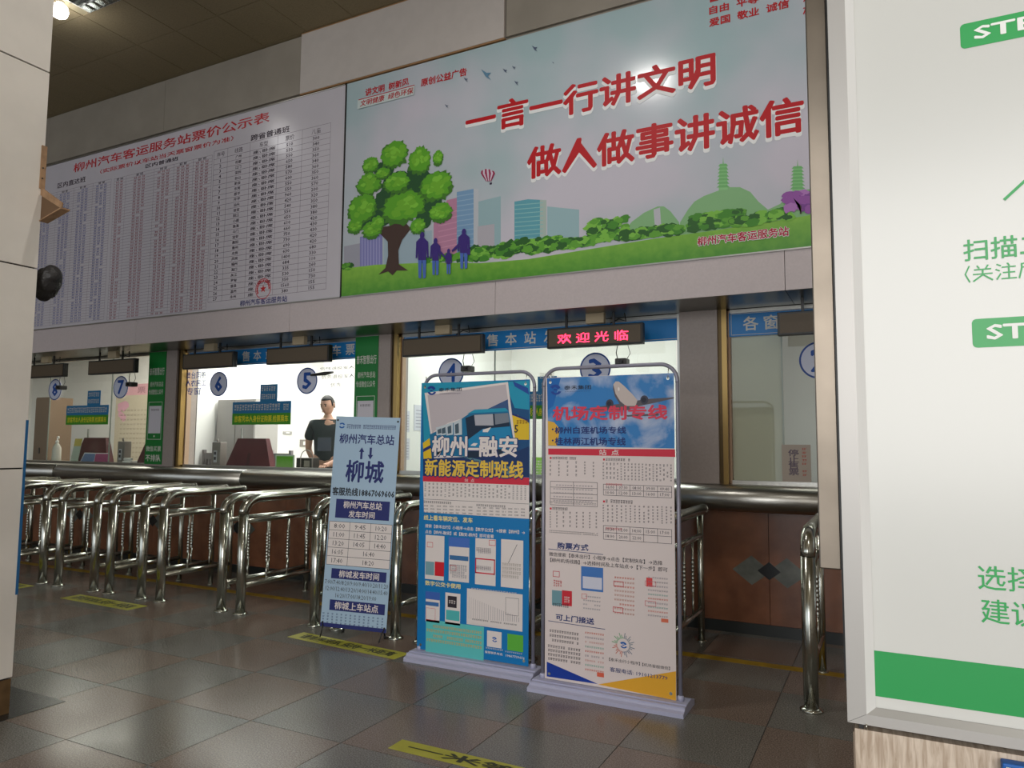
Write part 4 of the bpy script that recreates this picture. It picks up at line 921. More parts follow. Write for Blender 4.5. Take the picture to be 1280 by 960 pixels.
s.poly('coloured_corner', [k7(134, 668), k7(390, 780), k7(134, 742)], ink(16, 54, 150), 2)
s.poly('coloured_corner', [k7(390, 782), k7(780, 716), k7(780, 863)], ink(226, 166, 44), 2)
s.done()

# --- small tilted board with own leaning frame
yaw, lean, roll = .2193, -.055, .0257
Mb = Matrix.Translation((-3.5641, 4.4068, .0715)) @ Matrix.Rotation(yaw, 4, 'Z') @ Matrix.Rotation(lean, 4, 'X') @ Matrix.Rotation(roll, 4, 'Y')
r3 = empty('x_banner_stand', (-3.5641, 4.4068, 0), 'small pale blue timetable banner on a leaning stand before the queue barriers', 'banner stand')
Mi = Matrix.Translation((3.5641, -4.4068, 0)) @ Mb
bw, bh = .5345, 1.579
o = MB().box(-bw/2, bw/2, 0, .004, 0, bh).build('banner_sheet', mat('pale_blue_banner', (166, 192, 214), .4), r3); o.matrix_local = Mi
s = Sheet(o, Mb)
r3w = lambda x, y, z: (Mi @ Vector((x, y, z)))
for q_ in (-1, 1):
    b_ = MB().tube([r3w(q_*bw/2*.93, .008, bh-.03), r3w(0, .05, bh*.42), Vector((-q_*.2, .13, .008))], .006, 8).build('cross_rod', black, r3)
    b_ = MB().tube([r3w(q_*bw/2*.95, .008, .03), r3w(q_*bw/2*.9, -.01, .0), Vector((q_*.24, -.08 if q_ < 0 else .0, .006))], .005, 8).build('front_leg', black, r3)
    MB().tube([Vector((-q_*.2, .13, .002)), Vector((-q_*.2, .13, .02))], .012, 8).build('rubber_foot', black, r3)
    for v in (.03, bh-.03): MB().tube([(q_*bw/2*.94, -.003, v), (q_*bw/2*.94, .006, v)], .008, 8).build('grommet', black, o)
nb = ink(36, 44, 108); c3 = lambda x, y: (390+x/3.2, 510+y/3.2)
H = bh; 
def T3(t, y0, y1, x0, x1, m=nb, bold=.03, **k): s.text(t, (-bw/2+x0*bw, H*(1-y1)), (-bw/2+x1*bw, H*(1-y0)), m, 3, bold, px=False, **k)
yl = lambda y: (y-32)/840
logo_uv = (-bw/2+.1*bw, H*(1-.045))
for a0, a1 in ((.3, 2.6), (3.5, 5.9)):
    s.add('logo', [(logo_uv[0]+.026*math.cos(a0+(a1-a0)*t/8), logo_uv[1]+.022*math.sin(a0+(a1-a0)*t/8)) for t in range(9)]+[(logo_uv[0]+.014*math.cos(a0+(a1-a0)*t/8), logo_uv[1]+.012*math.sin(a0+(a1-a0)*t/8)) for t in range(8, -1, -1)], ink(20, 90, 170), 3)
s.scrib((-bw/2+.18*bw, H*(1-.058)), (-bw/2+.95*bw, H*(1-.038)), 24, nb, px=False)
T3('柳州汽车总站', .085, .132, .08, .93, bold=.035)
for x, up in ((.44, 1), (.58, 0)):
    X = -bw/2+x*bw; a, b = H*(1-.205), H*(1-.148); m_ = b-.035 if up else a+.035
    s.rect('arrows', X-.009, (a if up else m_), X+.009, (m_ if up else b), nb, 3)
    s.add('arrows', [(X-.022, m_), (X+.022, m_), (X, b if up else a)], nb, 3)
T3('柳城', .213, .315, .22, .8, bold=.045); T3('客服热线18867069606', .345, .383, .03, .985, ink(30, 34, 44), bold=.05)
def bar3(y0, y1, x0, x1): s.rect('navy_bar', -bw/2+x0*bw, H*(1-y1), -bw/2+x1*bw, H*(1-y0), nb, 2)
bar3(.4, .49, .1, .93); T3('柳州汽车总站', .408, .442, .22, .81, WHT); T3('发车时间', .453, .485, .31, .71, WHT)
ta, tb, xa, xb = .508, .712, .02, .985
s.rect('timetable', -bw/2+xa*bw, H*(1-tb), -bw/2+xb*bw, H*(1-ta), WHT, 2)
for k in range(6): y = H*(1-(ta+(tb-ta)*k/5)); s.rect('timetable', -bw/2+xa*bw, y-.0015, -bw/2+xb*bw, y+.0015, BK, 3)
for k in (0, 1, 2, 3):
    x = -bw/2+(xa+(xb-xa)*k/3)*bw; lo = tb if k != 2 else ta+(tb-ta)*3/5
    s.rect('timetable', x-.0015, H*(1-lo), x+.0015, H*(1-ta), BK, 3)
for i, row in enumerate((('8:00', '9:45', '10:20'), ('11:00', '11:45', '12:20'), ('13:20', '14:05', '14:40'), ('16:05', '16:40'), ('17:40', '18:20'))):
    for j, t in enumerate(row):
        cx = (xa+(xb-xa)*((j+.5)/3)) if len(row) == 3 or j == 0 else xa+(xb-xa)*2/3
        cy = ta+(tb-ta)*(i+.5)/5; T3(t, cy-.011, cy+.011, cx-.085, cx+.085, BK, bold=0)
bar3(.728, .775, .11, .95); T3('柳城发车时间', .735, .768, .23, .84, WHT)
T3('7:00/7:40/8:20/9:00/9:40/10:20/11:20', .782, .802, .02, .985, BK, 0); T3('12:00/12:40/13:20/14:00/14:40/15:40', .812, .832, .04, .985, BK, 0); T3('16:20/17:00/18:20/19:00', .842, .862, .2, .82, BK, 0)
bar3(.873, .922, .12, .96); T3('柳城上车站点', .88, .915, .2, .86, WHT)
for k in range(14): s.scrib((-bw/2+(.02+k*.069)*bw, H*.012), (-bw/2+(.055+k*.069)*bw, H*(1-.935)), 4, nb, px=False, vert=True)
s.rect('navy_bar', -bw/2, 0, bw/2, H*.018, nb, 4)
s.done()

# ------------------------------------------------------------------ left column
cm = mat('cream_column_cladding', (228, 221, 211), .5, noise=.14, nscale=2.2, bump=.02, bscale=60)
cx0, cx1, cy0, cy1 = -4.95, -4.2, 1.45, 2.372
col = MB().box(cx0+.012, cx1-.012, cy0+.012, cy1-.012, 0, CZ-.006).build('trim_6', dark); tag(col, kind='structure')
zz = [.185, 1.296, 2.405, 3.545, 4.66, CZ-.008]
for a, b in zip(zz, zz[1:]): MB().box(cx0, cx1, cy0, cy1, a+.004, b-.004, bev=.002).build('column_panel', cm, col)
MB().box(cx0+.004, cx1-.004, cy0+.004, cy1-.004, .002, .18).build('stone_plinth', mat('brown_marble_plinth', (110, 84, 52), .2, noise=.5, nscale=7), col)
o = MB().box(cx1+.0, cx1+.002, cy1-.012, cy1+.002, .62, 1.56).build('edge_tape', ink(30, 92, 140), col); o['label'] = 'blue tape strip down the column edge'
o = MB().box(cx0-.1, -4.117, cy0-.1, 2.617, .0004, .002).build('black_floor_slab', mat('black_granite_floor', (40, 42, 42), .25, noise=.4, nscale=60)); tag(o, 'black granite slab in the floor around the column foot', 'floor slab')
rust = mat('pale_rusty_metal', (176, 140, 106), .6, .2, noise=.3, nscale=20)
br = empty('wall_bracket', (cx1, cy1-.01, 2.72), 'pale rusty angle bracket screwed to the far edge of the left column', 'bracket')
MB().box(-.004, .008, -.01, .018, .14, .39).build('mounting_strip', rust, br)
MB().prism([(.0, .145), (.0, .105), (.2, .0), (.206, .032), (.02, .14)], 'y', .0, .008).build('brace', rust, br)
MB().prism([(.0, .11), (.198, .004), (.0, -.045)], 'y', .008, .012).build('arm_web', mat('brown_rusty_web', (110, 84, 60), .7, .2), br)
MB().prism([(.0, -.045), (.0, -.04), (.2, .008), (.2, .0)], 'y', .0, .05).build('arm_flange', rust, br)
for z in (.2, .26): MB().tube([(.008, .0, z), (.012, .0, z)], .004, 8).build('screw', black, br)
sp = empty('dark_horn', (cx1-.135, cy1+.03, 2.36), 'black wrinkled rounded casing poking out behind the left column', 'fixture')
bm = bmesh.new(); bmesh.ops.create_uvsphere(bm, u_segments=28, v_segments=18, radius=1)
for v in bm.verts:
    x, y, z = v.co; v.co = Vector((x*.07*(1+.35*z), y*.07, z*.094+.01*math.sin(9*x+7*z))) ; v.co.x += .03*z+.022
me = bpy.data.meshes.new('casing'); bm.to_mesh(me); bm.free(); me.polygons.foreach_set('use_smooth', [True]*len(me.polygons))
o = obj('casing', me, sp, mat('black_wrinkled_rubber', (44, 42, 42), .5, bump=.7, bscale=26), (.04, .07, -.01))
MB().box(-.2, -.02, -.03, -.0, -.05, .05).build('mounting_plate', black, sp, loc=(0, .02, 0))

# ------------------------------------------------------------------ light box on wooden cabinet (right foreground)
LBY = 1.2
fr_m = mat('silver_light_box_frame', (172, 169, 165), .35, .25); face_m = mat('light_box_face', (206, 206, 201), .22, spec=.5, bump=.02, bscale=3)
lx0, lx1, lz0, lz1 = -.0625, 1.05, 1.054, 2.75
lb = empty('light_box', (lx0, LBY, lz0), 'large white light box poster with green step labels in a silver frame', 'light box')
Lw, Lh = lx1-lx0, lz1-lz0; fw = .037; ph = .0235
MB().box(.002, Lw-.002, .012, .1, .002, Lh-.002).build('cabinet_body', fr_m, lb)
face = MB().box(fw-.004, Lw-fw+.004, .004, .012, ph, Lh-fw).build('poster_face', face_m, lb)
def mitre(name, pts):
    return MB().prism(pts, 'y', -.006, .012).build(name, fr_m, lb)
g = .0004
mitre('frame_side', [(0, g), (fw-.012, .0145+g), (fw-.012, Lh-fw+.012), (0, Lh)]); mitre('frame_side', [(Lw, 0), (Lw-fw+.01, fw-.01), (Lw-fw+.01, Lh-fw+.01), (Lw, Lh)])
mitre('frame_bottom', [(g, 0), (Lw-g, 0), (Lw-fw, .0145), (fw-.012, .0145)]); mitre('frame_top', [(0, Lh), (fw, Lh-fw), (Lw-fw, Lh-fw), (Lw, Lh)])
# bevelled inner lips
lip = mat('bright_inner_lip', (226, 226, 224), .25, .1)
MB().raw([(fw-.012, -.006, .0145), (fw, .003, ph), (fw, .003, Lh-fw), (fw-.012, -.006, Lh-fw+.012)], [(0, 1, 2, 3)]).build('inner_lip', lip, lb)
MB().raw([(fw-.012, -.006, .0145), (Lw-fw, -.006, .0145), (Lw-fw, .003, ph), (fw, .003, ph)], [(0, 1, 2, 3)]).build('inner_lip', fr_m, lb)
MB().lathe([(.0001, .0), (.0025, .0), (.0025, .002), (.0012, .003)], (0, 0, 0), 12).build('screw', steel, lb, (.0235, -.008, .003)).rotation_euler = (PI/2, 0, 0)
MB().tube([(.0245, -.008, .002), (.0245, -.008, -.006)], .0012, 8).build('screw_shank', steel, lb)
xp = W(1013.5, 290, LBY+.03)[0]-lx0
sidep = MB().box(xp, -.004, .03, .1, W(1030, 711, LBY+.03)[1]-lz0, Lh-.0, bev=.002).build('steel_side_panel', mat('reflection_toned_steel', (132, 122, 110), .33, .9, noise=.35, nscale=4), lb); sidep['label'] = 'mirror like steel panel edge, dark reflections toned into its colour, behind the silver frame'  # brownish darker tone in the colour stands in for reflections in the steel
MB().box(-.004, .004, .02, .098, .05, Lh-.01).build('dark_gap_strip', black, lb)  # black strip stands in for the shade in the gap beside the frame
s = Sheet(lb, Matrix.Translation(lb.location), .0004); s.M = Matrix.Translation((lx0, LBY+.004, lz0)); s.I = s.M.inverted()
GL = ink(48, 160, 84, .35); GL2 = ink(40, 150, 78, .35)
s2 = Sheet(face, Matrix.Translation((lx0, LBY+.004, lz0)), .0004)
s2.p = obj('printed_guide', None, lb, loc=(0, .004, 0)); s2.p.name = 'printed_guide'
# all print drawn as one artwork part with sub-parts
(uA, vA), (uB, vB) = s2.uv(1094, 869), s2.uv(1094, 813)
s2.rect('green_band', fw, vA-.001, Lw-fw, vB, GL2, 1)
def pill(a, b, w_):
    (u0, v0), (_, v1) = s2.uv(*a), s2.uv(*b); u1 = u0+w_; r_ = .006
    pts = []
    for cx, cy, t0 in ((u1-r_, v0+r_, -PI/2), (u1-r_, v1-r_, 0), (u0+r_, v1-r_, PI/2), (u0+r_, v0+r_, PI)):
        for k in range(5): pts.append((cx+r_*math.cos(t0+PI/2*k/4), cy+r_*math.sin(t0+PI/2*k/4)))
    s2.add('step_label', pts, GL, 1); return u0, v0, v1
LWH = ink(236, 236, 232)
u0, v0, v1 = pill((1201, 62), (1201, 31), .16); s2.text('STEP 1', (u0+.018, v0+.0105), (u0+.142, v1-.0085), LWH, 2, .045, px=False)
u0, v0, v1 = pill((1216, 435), (1216, 399), .16); s2.text('STEP 2', (u0+.018, v0+.011), (u0+.142, v1-.0095), LWH, 2, .045, px=False)
def gt(t, a, hgt, n, bold): 
    u0, v0 = s2.uv(*a); s2.text(t, (u0, v0), (u0+hgt*n, v0+hgt), GL, 2, bold, px=False)
h1 = s2.uv(1205, 300)[1]-s2.uv(1205, 325)[1]
gt('扫描二维码', (1205, 327), h1*1.06, 5.3, .02); gt('（关注后', (1206, 354), h1*.85, 3.6, 0); gt('选择线路', (1223, 736), h1*1.12, 4.2, .01); gt('建议购票', (1227, 778), h1*1.12, 4.2, .01)
a, b = s2.uv(1255, 250), s2.uv(1290, 218); s2.line('arrow_line', a, b, .004, GL, 2); s2.line('arrow_line', b, (b[0]+.05, b[1]-.05), .004, GL, 2)
s2.done()
# wooden cabinet
wd = bpy.data.materials.new('pale_oak_laminate'); wd.use_nodes = True; nt = wd.node_tree; b = nt.nodes['Principled BSDF']
tc = nt.nodes.new('ShaderNodeTexCoord'); mp = nt.nodes.new('ShaderNodeMapping'); mp.inputs['Scale'].default_value = (42, 4, 5); wv = nt.nodes.new('ShaderNodeTexNoise'); wv.inputs['Scale'].default_value = 4; wv.inputs['Detail'].default_value = 6; wv.inputs['Distortion'].default_value = .8
nt.links.new(tc.outputs['Object'], mp.inputs[0]); nt.links.new(mp.outputs[0], wv.inputs['Vector']); r = nt.nodes.new('ShaderNodeValToRGB'); e = r.color_ramp.elements
e[0].position = .35; e[0].color = S(168, 148, 128); e[1].position = .62; e[1].color = S(204, 188, 170)
nt.links.new(wv.outputs['Fac'], r.inputs[0]); nt.links.new(r.outputs[0], b.inputs['Base Color']); b.inputs['Roughness'].default_value = .5
cb = empty('wooden_cabinet', (-.056, LBY, 0), 'pale oak laminate cabinet carrying the light box', 'cabinet')
MB().box(.002, 1.1, .0, .5, .06, 1.045, bev=.001).build('cabinet_body', wd, cb); MB().box(.02, 1.08, .02, .48, 0, .06).build('plinth', black, cb)
MB().box(.0, .002, -.0, .5, .06, 1.04).build('edge_band', mat('edge_band', (120, 104, 88), .6), cb)
MB().box(.008, .014, .003, .04, 1.045, 1.0538).build('spacer_block', black, cb)
for x in (.1, .9): MB().box(x, x+.06, .02, .45, 1.0448, 1.0538).build('spacer_block', black, cb)
bc = empty('blue_clip', (.122, LBY-.02, .985), 'blue and silver clip at the cabinet edge, bottom right corner', 'clip')
MB().box(0, .05, 0, .02, 0, .0535-.0, bev=.002).build('clip_body', ink(30, 92, 170), bc); MB().box(.004, .05, -.002, .0, .044, .05).build('clip_rim', steel, bc)

# ------------------------------------------------------------------ ceiling lights of the hall
em = mat('lamp_tube_glow', (255, 250, 240), .5, emit=9)
def louvre(x, y, lab, on=True):
    r = empty('louvre_light', (x, y, CZ), lab, 'ceiling light'); L, D = 1.19, .59
    f = MB(); f.box(0, L, 0, .02, -.02, .003); f.box(0, L, D-.02, D, -.02, .003); f.box(0, .02, .02, D-.02, -.02, .003); f.box(L-.02, L, .02, D-.02, -.02, .003); f.build('frame', mat('white_lamp_frame', (210, 208, 200), .4), r)
    MB().box(.02, L-.02, .02, D-.02, -.0, .003).build('reflector', mat('mirror_reflector', (214, 214, 208), .12, 1), r)
    for k in range(3): MB().tube([(.04, .12+.175*k, .0-.02), (L-.04, .12+.175*k, -.02)], .008, 8).build('lamp_tube', em if on else mat('dim_tube', (220, 220, 214), .4), r)
    v = MB()
    for k in range(11): v.box(.06+k*.106, .063+k*.106, .02, D-.02, -.05, -.0)
    for k in range(4): v.box(.02, L-.02, .028+.176*k, .031+.176*k, -.05, -.0)
    v.build('louvre_grid', mat('mirror_louvre', (200, 202, 200), .15, 1), r)
    if on: area('louvre_lamp', (x+L/2, y+D/2, CZ-.07), (0, 0, 0), L*.3, D*.28, 26, (1, .97, .92))
louvre(-6.835, 3.61, 'louvred fluorescent ceiling light beside the glowing bulb at the left', False)
louvre(-2.85, 2.75, 'louvred fluorescent ceiling light before the slogan billboard'); louvre(-8.8, 1.5, 'louvred fluorescent ceiling light far left behind the column', False); louvre(.6, .4, 'louvred fluorescent ceiling light above the camera'); 
bl = empty('ceiling_bulb', (-6.95, 3.98, CZ), 'round glowing bulb on the ceiling beside the left column', 'lamp')
MB().lathe([(.035, 0), (.035, -.02), (.03, -.025)], seg=16).build('socket', office_w, bl); MB().lathe([(.03, -.02), (.065, -.045), (.078, -.09), (.065, -.135), (.03, -.158), (.001, -.162)], seg=20).build('glass_bulb', mat('bulb_glow', (255, 252, 250), .5, emit=9), bl)
pl = bpy.data.lights.new('bulb_lamp', 'POINT'); pl.energy = 5; pl.shadow_soft_size = .1; po = bpy.data.objects.new('bulb_lamp', pl); COL.objects.link(po); po.location = (-6.95, 3.98, CZ-.3)

# ------------------------------------------------------------------ things inside the ticket office
maroon = mat('maroon_lacquer', (92, 36, 42), .35, noise=.2, nscale=5)
def hood(x, y, lab, k=1.0):
    r = empty('monitor_hood', (x, y, CT), lab, 'monitor hood', 'maroon monitor hoods on the counter')
    a, b, h, d = .365*k, .225*k, .345, .05
    MB().raw([(-a, 0, 0), (a, 0, 0), (b, .05, h), (-b, .05, h), (-a, d*2, 0), (a, d*2, 0), (b, d+.06, h), (-b, d+.06, h)], [(0, 1, 2, 3), (5, 4, 7, 6), (3, 2, 6, 7), (4, 0, 3, 7), (1, 5, 6, 2), (0, 4, 5, 1)]).build('hood_shell', maroon, r)
    MB().raw([(-.025, -.004, .02), (.025, -.004, .02), (.02, .046, h-.06), (-.02, .046, h-.06)], [(0, 1, 2, 3)]).build('centre_strip', mat('dark_maroon', (64, 22, 30), .4), r)
    MB().box(-a, a, -.01, d*2, 0, .012).build('base_board', maroon, r)
    MB().box(-.2, -.185, d+.02, d+.035, h, h+.12).build('microphone_stem', mat('grey_plastic', (150, 150, 146), .5), r)
hood(-9.54, 6.215, 'maroon monitor hood behind window 8, left of the number 7 window'); hood(-8.24, 6.215, 'maroon monitor hood half hidden by the left green pillar sign'); hood(-6.63, 6.215, 'maroon monitor hood on the counter below the number 6 sticker')
greyp = mat('grey_device_plastic', (132, 124, 118), .5)
def terminal(x, lab):
    r = empty('intercom_terminal', (x, 6.2, CT), lab, 'terminal', 'grey intercom terminals on the counter')
    MB().box(-.07, .07, -.05, .05, 0, .3, bev=.008).build('body', greyp, r); MB().box(-.03, .02, -.056, -.05, .06, .2).build('keypad', mat('keypad_white', (190, 190, 196), .4), r)
    for z in (.09, .15): MB().box(-.02, .01, -.06, -.056, z, z+.035).build('key', BK, r)
    MB().tube([(-.03, 0, .3), (-.04, 0, .34)], .012, 8).build('antenna', greyp, r); MB().box(-.09, .05, -.12, -.05, 0, .03, bev=.005).build('foot', mat('white_plastic', (214, 214, 210), .4), r)
terminal(-7.08, 'grey upright intercom terminal left of the maroon hood in window 6'); terminal(-8.82, 'grey upright intercom terminal under the number 7 disc')
pb2 = empty('pump_bottle', (-10.23, 6.18, CT), 'clear hand sanitiser pump bottle on the counter next to the pale column', 'bottle')
MB().lathe([(.055, 0), (.06, .02), (.055, .2), (.03, .25), (.018, .27)], seg=16).build('bottle_body', mat('milky_plastic', (200, 196, 186), .25), pb2); MB().lathe([(.022, .27), (.022, .3), (.008, .305), (.008, .35)], seg=12).build('pump_neck', office_w, pb2); MB().tube([(0, 0, .35), (.06, -.02, .355), (.075, -.025, .33)], .01, 8).build('nozzle', office_w, pb2)
sc_ = empty('card_stand', (-9.72, 6.13, CT), 'tall leaning card stand with a yellow top on the counter of window 8', 'card')
o = MB().prism([(-.11, 0), (.05, 0), (.13, .33), (-.02, .33)], 'y', -.006, .0).build('card', ink(186, 196, 180), sc_); MB().prism([(-.045, .23), (.106, .23), (.13, .33), (-.02, .33)], 'y', -.008, -.006).build('card_top', ink(206, 186, 96), sc_)
MB().prism([(.0, 0), (.06, 0), (.0, .25)], 'x', -.03, -.02).build('card_prop', greyp, sc_)
tn = empty('name_plate', (-9.6, 6.11, CT), 'low blue and pink name plate on the counter of window 8', 'sign')
MB().prism([(-.0, 0), (.6, 0), (.6, .145), (.1, .145)], 'y', -.003, .003).build('plate', office_w, tn); MB().prism([(.02, .01), (.3, .01), (.33, .135), (.11, .135)], 'y', -.005, -.003).build('blue_field', ink(120, 140, 180), tn); MB().prism([(.31, .01), (.59, .01), (.59, .135), (.34, .135)], 'y', -.005, -.003).build('pink_field', ink(180, 90, 130), tn)
MB().prism([(.0, 0), (.08, 0), (.0, .1)], 'x', .3, .31).build('prop', greyp, tn)
tcd = empty('tent_card', (-6.07, 6.1, CT), 'green and white tent card on the counter right of the maroon hood', 'card')
MB().box(0, .28, -.01, -.006, 0, .165).build('frame', mat('acrylic_frame', (176, 196, 170), .25), tcd); MB().box(.02, .26, -.012, -.01, .015, .15).build('card', vgrad('leaflet_green', (150, 190, 110), (96, 170, 30), 0, .12), tcd); MB().prism([(-.006, 0), (.06, 0), (-.006, .14)], 'x', .13, .14).build('prop', greyp, tcd)
bx = empty('black_box', (-5.98, 6.32, CT), 'small black box behind the tent card on the counter', 'box'); MB().box(0, .22, 0, .14, 0, .13, bev=.006).build('box_body', black, bx); MB().box(.12, .2, -.003, 0, .03, .1).build('label_plate', greyp, bx)
ah = empty('wire_holder', (-5.67, 6.15, CT), 'thin arched wire holder on the counter in front of the ticket clerk', 'holder')
MB().tube([(-.085, 0, 0), (-.085, 0, .13)]+[(-.085*math.cos(t), 0, .13+.09*math.sin(t)) for t in [PI*k/10 for k in range(1, 10)]]+[(.085, 0, .13), (.085, 0, 0)], .005, 6).build('arch_wire', greyp, ah); MB().box(-.09, .09, -.03, .05, 0, .006).build('foot_plate', greyp, ah)
tray = MB().box(-5.72, -5.3, 6.18, 6.4, CT, CT+.012).build('pass_tray', mat('tray_grey', (140, 146, 140), .4)); tag(tray, 'flat grey cash tray on the counter before the ticket clerk', 'tray')
for nm, px_, py_, hw, hh, mm, lab, cat in (('wall_switch', 381, 554, .1, .055, greyp, 'grey switch plate on the white office wall left of the clerk', 'switch'), ('wall_socket', 359.5, 541, .09, .022, mat('pale_socket', (170, 168, 164), .5), 'small pale socket strip on the office wall right of the sticker', 'socket')):
    y_, z_ = on_x(px_, py_, -8.0)
    o = MB().box(0, .012, -hw, hw, -hh, hh, bev=.003).build(nm, mm, loc=(-8.009, y_, z_)); tag(o, lab, cat)
    MB().box(.012, .016, -hw*.4, hw*.4, -hh*.5, hh*.5).build('rocker', office_w, o)
def cabinet(x0, x1, y, z1, m, lab, cat='cabinet', leaf=2):
    r = empty('filing_cabinet', (x0, y, .25), lab, cat); L = x1-x0; h = z1-.25
    MB().box(0, L, 0, .4, 0, h).build('body', m, r)
    for k in range(leaf): MB().box(L*k/leaf+.008, L*(k+1)/leaf-.008, -.012, 0, .02, h-.02).build('door', m, r); MB().box(L*(k+.5)/leaf-.01, L*(k+.5)/leaf+.01, -.03, -.012, h*.5, h*.5+.1).build('handle', black, r)
# partition screen behind the sticker of window 6
x_s, z_s = W(273, 500, 6.93); x_e = W(320, 500, 6.93)[0]
cabinet(x_s, x_e, 6.93, z_s, mat('grey_steel_cabinet', (176, 172, 168), .5), 'grey steel cabinet behind the sticker of window 6')
x_s, z_s = W(46, 497, 7.6); x_e = W(63, 497, 7.6)[0]
cabinet(x_s, x_e, 7.6, z_s, mat('brown_cabinet', (120, 100, 82), .6), 'brown cabinet behind window 8 beside the pale column', leaf=1)
def chair(x, y, ztop, m, lab, rz=0, wdt=.42):
    r = empty('office_chair', (x, y, .25), lab, 'chair', rz=rz); h = ztop-.25; w_ = wdt/2
    for a in (-1, 1):
        MB().box(a*w_-.02, a*w_+.02, .2, .24, 0, h).build('back_post', m, r); MB().box(a*w_-.02, a*w_+.02, -.2, -.16, 0, .45).build('front_leg', m, r)
    MB().box(-w_-.02, w_+.02, -.2, .24, .45, .49, bev=.008).build('seat', m, r); MB().box(-w_+.02, w_-.02, .205, .235, h-.12, h-.04).build('top_slat', m, r); MB().box(-w_+.02, w_-.02, .205, .235, .62, .68).build('lower_slat', m, r)
    for k in (-.5, 0, .5): MB().box(k*w_*1.2-.018, k*w_*1.2+.018, .21, .23, .68, h-.12).build('back_spindle', m, r)
chair(W(519, 570, 7.25)[0], 7.05, W(519, 566, 7.25)[1], mat('brown_wood_chair', (124, 96, 88), .5), 'brown wooden chair behind the counter left of the bus poster stand')
chair(W(350, 565, 7.1)[0], 6.9, W(350, 563, 7.1)[1], mat('grey_chair', (128, 122, 122), .5), 'grey chair back behind the tent card', wdt=.34)
chair(-7.85, 6.5, W(257, 562, 6.85)[1], mat('grey_chair', (128, 122, 122), .5), 'grey chair left of the intercom terminal in window 6', wdt=.2)
tag(MB().box(0, .2, 0, .2, 0, .05, bev=.005).build('paper_stack', office_w, loc=(-5.02, 6.25, CT)), 'small stack of papers on the counter behind the small blue board', 'papers')
crumb = empty('desk_phone', (-8.655, 6.12, CT), 'small pale desk telephone beside the left green pillar sign', 'telephone'); MB().box(-.09, .07, 0, .14, 0, .05, bev=.01).build('phone_body', office_w, crumb); MB().tube([(-.08, .03, .07), (.06, .03, .07)], .018, 8).build('handset', office_w, crumb)

# ------------------------------------------------------------------ ticket clerk
skin = mat('skin', (186, 142, 120), .55); shirt = mat('black_tshirt', (34, 44, 46), .8, noise=.25, nscale=6); hairm = mat('black_hair', (30, 26, 26), .6); trous = mat('dark_trousers', (34, 36, 42), .8)
man = empty('person', (-5.98, 6.83, .25), 'man in a dark printed T-shirt standing behind window 5 with one hand on the counter', 'person', rz=math.radians(26))
def skinned(name, nodes, edges, m, parent, sub=2, root=0):
    me = bpy.data.meshes.new(name); me.from_pydata([n_[0] for n_ in nodes], edges, []); o = obj(name, me, parent, m)
    md = o.modifiers.new('skin', 'SKIN'); md.use_smooth_shade = True
    for i, n_ in enumerate(nodes):
        q_ = me.skin_vertices[0].data[i]; r_ = n_[1]; q_.radius = r_ if isinstance(r_, tuple) else (r_, r_); q_.use_root = (i == root)
    sd = o.modifiers.new('sub', 'SUBSURF'); sd.levels = sub; sd.render_levels = sub
    return o
# scale: 1.74 m tall; faces local -y; x to his left is +x (seen right in the photo)
N = [((0, 0, .95), (.15, .1)), ((0, -.01, 1.1), (.145, .095)), ((0, .0, 1.28), (.165, .1)), ((0, .01, 1.42), (.12, .08)), ((0, .0, 1.5), .052), ((0, -.02, 1.56), .05),
     ((-.17, .01, 1.41), .06), ((-.225, .03, 1.28), .05), ((-.25, .08, 1.12), .04), ((-.2, .1, 1.0), .035), ((-.13, .13, .9), .028), ((-.1, .14, .84), .03),
     ((.17, .01, 1.41), .06), ((.23, -.0, 1.28), .05), ((.26, -.06, 1.12), .042), ((.2, -.24, 1.0), .035), ((.12, -.42, .945), .027), ((.1, -.49, .935), .03),
     ((-.1, 0, .86), .095), ((-.1, -.01, .5), .06), ((-.1, .01, .12), .045), ((-.1, -.1, .04), .04), ((.1, 0, .86), .095), ((.1, -.01, .5), .06), ((.1, .01, .12), .045), ((.1, -.1, .04), .04)]
Ed = [(0, 1), (1, 2), (2, 3), (3, 4), (4, 5), (3, 6), (6, 7), (7, 8), (8, 9), (9, 10), (10, 11), (3, 12), (12, 13), (13, 14), (14, 15), (15, 16), (16, 17), (0, 18), (18, 19), (19, 20), (20, 21), (0, 22), (22, 23), (23, 24), (24, 25)]
skinned('body', N, Ed, skin, man)
bm = bmesh.new(); bmesh.ops.create_uvsphere(bm, u_segments=24, v_segments=20, radius=1)
for v in bm.verts:
    x, y, z = v.co; jaw = max(0, -z); x2 = x*(.076-.024*jaw); y2 = y*(.095-.015*jaw); z2 = z*.118
    if y < 0:
        y2 -= .018*math.exp(-((x/.2)**2+((z+.1)/.22)**2)); y2 += .008*math.exp(-(((abs(x)-.38)/.18)**2+((z-.08)/.12)**2)); y2 -= .006*math.exp(-((x/.35)**2+((z+.5)/.1)**2))
    v.co = Vector((x2, y2, z2))
me = bpy.data.meshes.new('head'); bm.to_mesh(me); bm.free(); me.polygons.foreach_set('use_smooth', [True]*len(me.polygons))
head = obj('head', me, man, skin, (0, -.03, 1.64)); head.rotation_euler = (math.radians(12), 0, math.radians(-18))
for a in (-1, 1):
    MB().tube([(a*.074, .0, -.025), (a*.082, .008, .0), (a*.076, .012, .03)], [.008, .014, .01], 8).build('ear', skin, head)
    MB().tube([(a*.03, -.083, .012), (a*.03, -.09, .012)], .009, 10).build('eye', BK, head); MB().tube([(a*.015, -.092, .032), (a*.045, -.084, .03)], .004, 6).build('eyebrow', hairm, head)
MB().tube([(-.022, -.09, -.058), (0, -.096, -.06), (.022, -.09, -.058)], .005, 6).build('mouth', mat('lips', (150, 92, 84), .5), head)
